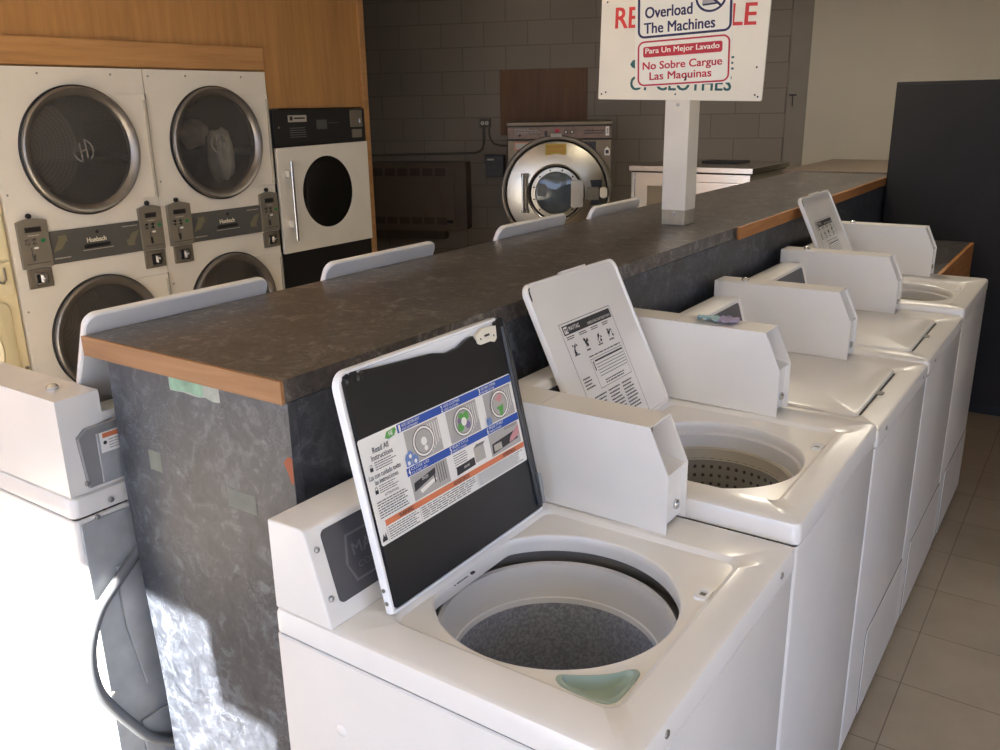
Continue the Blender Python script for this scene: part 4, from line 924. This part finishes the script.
m = MB(frame((-bw_, -.0105, 1.41), (1, 0, 0), (0, 0, 1), (0, -1, 0))); m.lines(.06, .28, .035, .085, 4, .0006, 'label_grey', .3, .5); m.build('panel_print', cp, flat=True, recalc=False)
m = MB(frame((-bw_, -.0105, 1.41), (1, 0, 0), (0, 0, 1), (0, -1, 0))); m.rect(.385, .05, .42, .075, .0006, 'placard_red'); m.build('red_button', cp, flat=True, recalc=False)
m = MB(frame((-bw_, -.0105, 1.41), (1, 0, 0), (0, 0, 1), (0, -1, 0))); m.lines(.62, .78, .03, .07, 2, .0006, 'label_dark', .4, .1)
m.build('panel_print', cp, flat=True, recalc=False)
m = MB(frame((-bw_, -.0005, 0), (1, 0, 0), (0, 0, 1), (0, -1, 0)))
m.rect(.055, 1.325, .175, 1.385, .0006, 'label_orange'); m.rect(.062, 1.332, .168, 1.378, .001, 'label_silver'); m.rect(.62, 1.29, .715, 1.385, .0006, 'label_dark')
m.poly([(.783, 1.275), (.826, 1.275), (.826, 1.320), (.805, 1.345), (.783, 1.320)], .0006, 'paper'); m.rect(.792, 1.288, .818, 1.318, .001, 'label_dark'); m.build('warning_labels', t, flat=True, recalc=False)
c = (-.024, 0, .985)
MB().lathe([(.452, -.002), (.455, -.030), (.448, -.046), (.436, -.050), (.424, -.046), (.418, -.034)], c, 'y', 'bezel', 96).build('door_rim', t)
MB().lathe([(.424, -.012), (.418, -.016), (.406, -.022)], c, 'y', 'dark_gap', 96).build('door_seal', t)
dsh = MB().lathe([(.410, -.020), (.404, -.034), (.34, -.052), (.27, -.066), (.235, -.070)], c, 'y', 'steel_dish', 96).build('door', t)
MB().lathe([(.236, -.068), (.234, -.092), (.226, -.096), (.219, -.092), (.217, -.080)], c, 'y', 'chrome', 72).build('porthole_ring', dsh)
MB().lathe([(.218, -.080), (.205, -.074), (.203, -.070)], c, 'y', 'dark_gap', 72).build('porthole_seal', dsh)
rg_ = MB().lathe([(.204, -.070), (.203, -.088), (.172, -.090), (.166, -.080)], c, 'y', 'steel_dish', 72).build('porthole_frame', dsh)
for k in range(12):
    a = 2 * pi * k / 12 + .26; MB().lathe([(.0075, 0), (.006, -.005), (.001, -.006)], (c[0] + .187 * cos(a), -.089, c[2] + .187 * sin(a)), 'y', 'black_plastic', 10, True, True).build('bolt', rg_)
MB().lathe([(.170, -.078), (.10, -.090), (.001, -.096)], c, 'y', 'porthole_glass', 64).build('door_glass', dsh)
MB().lathe([(.168, -.06), (.165, -.006), (.001, -.006)], c, 'y', 'galvanised', 48).build('drum', t)
m = MB(); m.box(c[0] + .120, c[0] + .222, -.100, -.086, c[2] - .115, c[2] + .105, 'steel_dish'); m.build('latch_plate', dsh, bevel=.003)
m = MB(); m.tube([(c[0] - .270, -.095, c[2] - .155), (c[0] - .270, -.095, c[2] + .155)], .010, 'chrome', 12); m.tube([(c[0] - .240, -.085, c[2] - .155), (c[0] - .240, -.085, c[2] + .155)], .008, 'bezel', 12)
for z in (-.145, .145): m.box(c[0] - .285, c[0] - .225, -.10, -.060, c[2] + z - .014, c[2] + z + .014, 'bezel')
m.build('hinge_bar', dsh, bevel=.002)
m = MB(); m.box(c[0] + .250, c[0] + .345, -.115, -.060, c[2] - .055, c[2] + .045, 'module_khaki'); m.box(c[0] + .24, c[0] + .37, -.062, -.045, c[2] - .10, c[2] + .10, 'black_plastic'); lk = m.build('door_lock', dsh, bevel=.003)
MB().prism(rrect(c[0] + .352, c[0] + .412, c[2] - .042, c[2] + .046, .022), 'y', -.115, -.085, 'sign_white').build('lock_handle', lk, bevel=.004)
m = MB(); m.box(c[0] - .088, c[0] + .080, -.058, -.0505, c[2] + .285, c[2] + .385, 'label_yellow'); yl = m.build('yellow_label', dsh)
for z in (.30, .33, .36): MB().box(c[0] - .07, c[0] + .065, -.0588, -.058, c[2] + z, c[2] + z + .007, 'label_orange').build('label_line', yl)
m = MB(); m.box(c[0] - .045, c[0] + .045, -.058, -.03, c[2] + .440, c[2] + .468, 'label_silver'); m.build('top_clip', t, bevel=.003)
# stainless cabinet
t = thing('steel_cabinet', 'stainless steel cabinet with flat overhanging top behind the sign post', 'cabinet', (-2.345, 5.98, 0))
MB().box(-.425, .420, -.370, .38, 0, 1.218, 'steel_brushed').build('body', t, bevel=.003)
MB().box(-.438, .438, -.385, .385, 1.226, 1.262, 'steel_brushed').build('top', t, bevel=.003); MB().box(-.42, .42, -.368, .37, 1.218, 1.226, 'dark_gap').build('top_gap', t)
MB().box(-.300, .05, -.376, -.369, .30, 1.130, 'washer_body').build('front_panel', t, bevel=.003); MB().box(-.415, -.395, -.378, -.369, .02, 1.21, 'chrome').build('corner_strip', t, bevel=.002); MB().box(.07, .415, -.376, -.369, .30, 1.165, 'steel_brushed').build('front_panel', t, bevel=.003)
o = MB().box(-.14, .14, -.10, .10, 0, .014, 'black_plastic').build('tray', bevel=.004); o.location = (-2.27, 6.08, 1.2622); tag(o, 'flat black tray lying on the stainless cabinet', 'tray')
# tan table
t = thing('work_table', 'tan-topped high table behind the far end of the counter by the cream wall', 'table', (-1.30, 6.30, 0))
MB().box(-.455, .50, -.58, .60, 1.222, 1.25, 'tan_top').build('tabletop', t, bevel=.003); MB().box(-.43, .47, -.55, .57, 1.150, 1.222, 'black_paint').build('underside_shade', t)  # black band stands in for the shadow under the tabletop
for x in (-.41, .45):
    for y in (-.53, .55): MB().box(x - .02, x + .02, y - .02, y + .02, 0, 1.15, 'black_paint').build('leg', t, bevel=.003)
# tall black cabinet
t = thing('black_cabinet', 'tall plain black cabinet at the far end of the aisle', 'cabinet', (-.53, 5.45, 0))
MB().box(-.498, .50, -.245, .25, .06, 1.757, 'cabinet_black').build('body', t, bevel=.004); MB().box(-.480, .48, -.225, .24, 0, .06, 'black_plastic').build('plinth', t)
m = MB(); m.box(-.490, .49, -.2555, -.245, .075, 1.745, 'cabinet_black'); m.build('door', t, bevel=.003)
# low bench at the end of the right-hand row
t = thing('low_counter', 'low dark laminate counter with plywood side between the last washer and black cabinet', 'counter', (-.79, 4.65, 0))
MB().box(-.235, .212, -.515, .525, 0, .905, 'laminate_side').build('body', t); MB().box(-.238, .220, -.520, .530, .905, .942, 'laminate_top').build('top', t, bevel=.001); MB().box(.212, .236, -.520, .530, 0, .9415, 'ply_edge').build('side_board', t, bevel=.001)

# ------------------------------------------------------------------ added fill lamps at the ceiling over the back of the room
for i, (x, y, e) in enumerate(((-.6, 6.2, 24), (-1.46, 4.55, 24))):
    t = thing('fill_lamp', ('added ceiling fill light above the black cabinet', 'added ceiling fill light above the far half of the counter')[i], 'lamp', (x, y, ZC), 0 if i == 0 else pi / 2)
    m = MB(); m.box(-.62, .62, -.14, .14, -.07, -.002, 'enamel_edge'); m.build('housing', t, bevel=.004)
    la = bpy.data.lights.new('fill_lamp_area', 'AREA'); la.shape = 'RECTANGLE'; la.size = 1.2; la.size_y = .24; la.energy = e; la.color = (1, .90, .74)  # added fill light, no lamp is in view here
    lo_ = bpy.data.objects.new('fill_lamp_area', la); COL.objects.link(lo_); lo_.parent = t; lo_.location = (0, 0, -.075)

# ------------------------------------------------------------------ camera
f_px = 869.07; yaw, pitch, roll = radians(-34.914), radians(17.230), radians(1.0489)
fw = Vector((sin(yaw) * cos(pitch), cos(yaw) * cos(pitch), -sin(pitch))); rt = Vector((cos(yaw), -sin(yaw), 0)); dn = fw.cross(rt)
r2 = rt * cos(roll) + dn * sin(roll); d2 = -rt * sin(roll) + dn * cos(roll)
cam = bpy.data.cameras.new('camera'); cam.sensor_width = 36; cam.lens = f_px / 1000 * 36; cam.clip_start = .02
co = bpy.data.objects.new('camera', cam); COL.objects.link(co)
M4 = Matrix((r2, -d2, -fw)).transposed().to_4x4(); M4.translation = Vector((0, 0, 1.675)); co.matrix_world = M4
scene.camera = co

# ------------------------------------------------------------------ light: sky and street through the added shop front, low sun from the right
wd = bpy.data.worlds.new('sky'); scene.world = wd; wd.use_nodes = True; nt = wd.node_tree
bg = nt.nodes['Background']; tc = nt.nodes.new('ShaderNodeTexCoord'); sp = nt.nodes.new('ShaderNodeSeparateXYZ'); nt.links.new(tc.outputs['Generated'], sp.inputs[0])
rr = nt.nodes.new('ShaderNodeValToRGB'); e = rr.color_ramp.elements
e[0].position = .40; e[0].color = (.46, .48, .55, 1); e[1].position = .54; e[1].color = (.52, .655, 1.0, 1)
mp = nt.nodes.new('ShaderNodeMapRange'); mp.inputs[1].default_value = -1; mp.inputs[2].default_value = 1
nt.links.new(sp.outputs['Z'], mp.inputs[0]); nt.links.new(mp.outputs[0], rr.inputs[0]); nt.links.new(rr.outputs[0], bg.inputs[0]); bg.inputs[1].default_value = 4.2
sun = bpy.data.lights.new('sun', 'SUN'); sun.energy = 70; sun.angle = radians(.6); sun.color = (1, .98, .95)
so = bpy.data.objects.new('sun', sun); COL.objects.link(so)
so.rotation_euler = Vector((.15, 1.0, -.90)).to_track_quat('-Z', 'Y').to_euler()

vs_ = scene.view_settings
scene.display_settings.display_device = 'sRGB'
vs_.view_transform = 'Standard'; vs_.look = 'None'; vs_.gamma = 1; vs_.use_curve_mapping = False; vs_.exposure = -0.18
cy = scene.cycles
cy.max_bounces = 10; cy.diffuse_bounces = 6; cy.glossy_bounces = 4; cy.transparent_max_bounces = 12; cy.caustics_reflective = False; cy.caustics_refractive = False; cy.sample_clamp_indirect = 6
cy.use_denoising = True
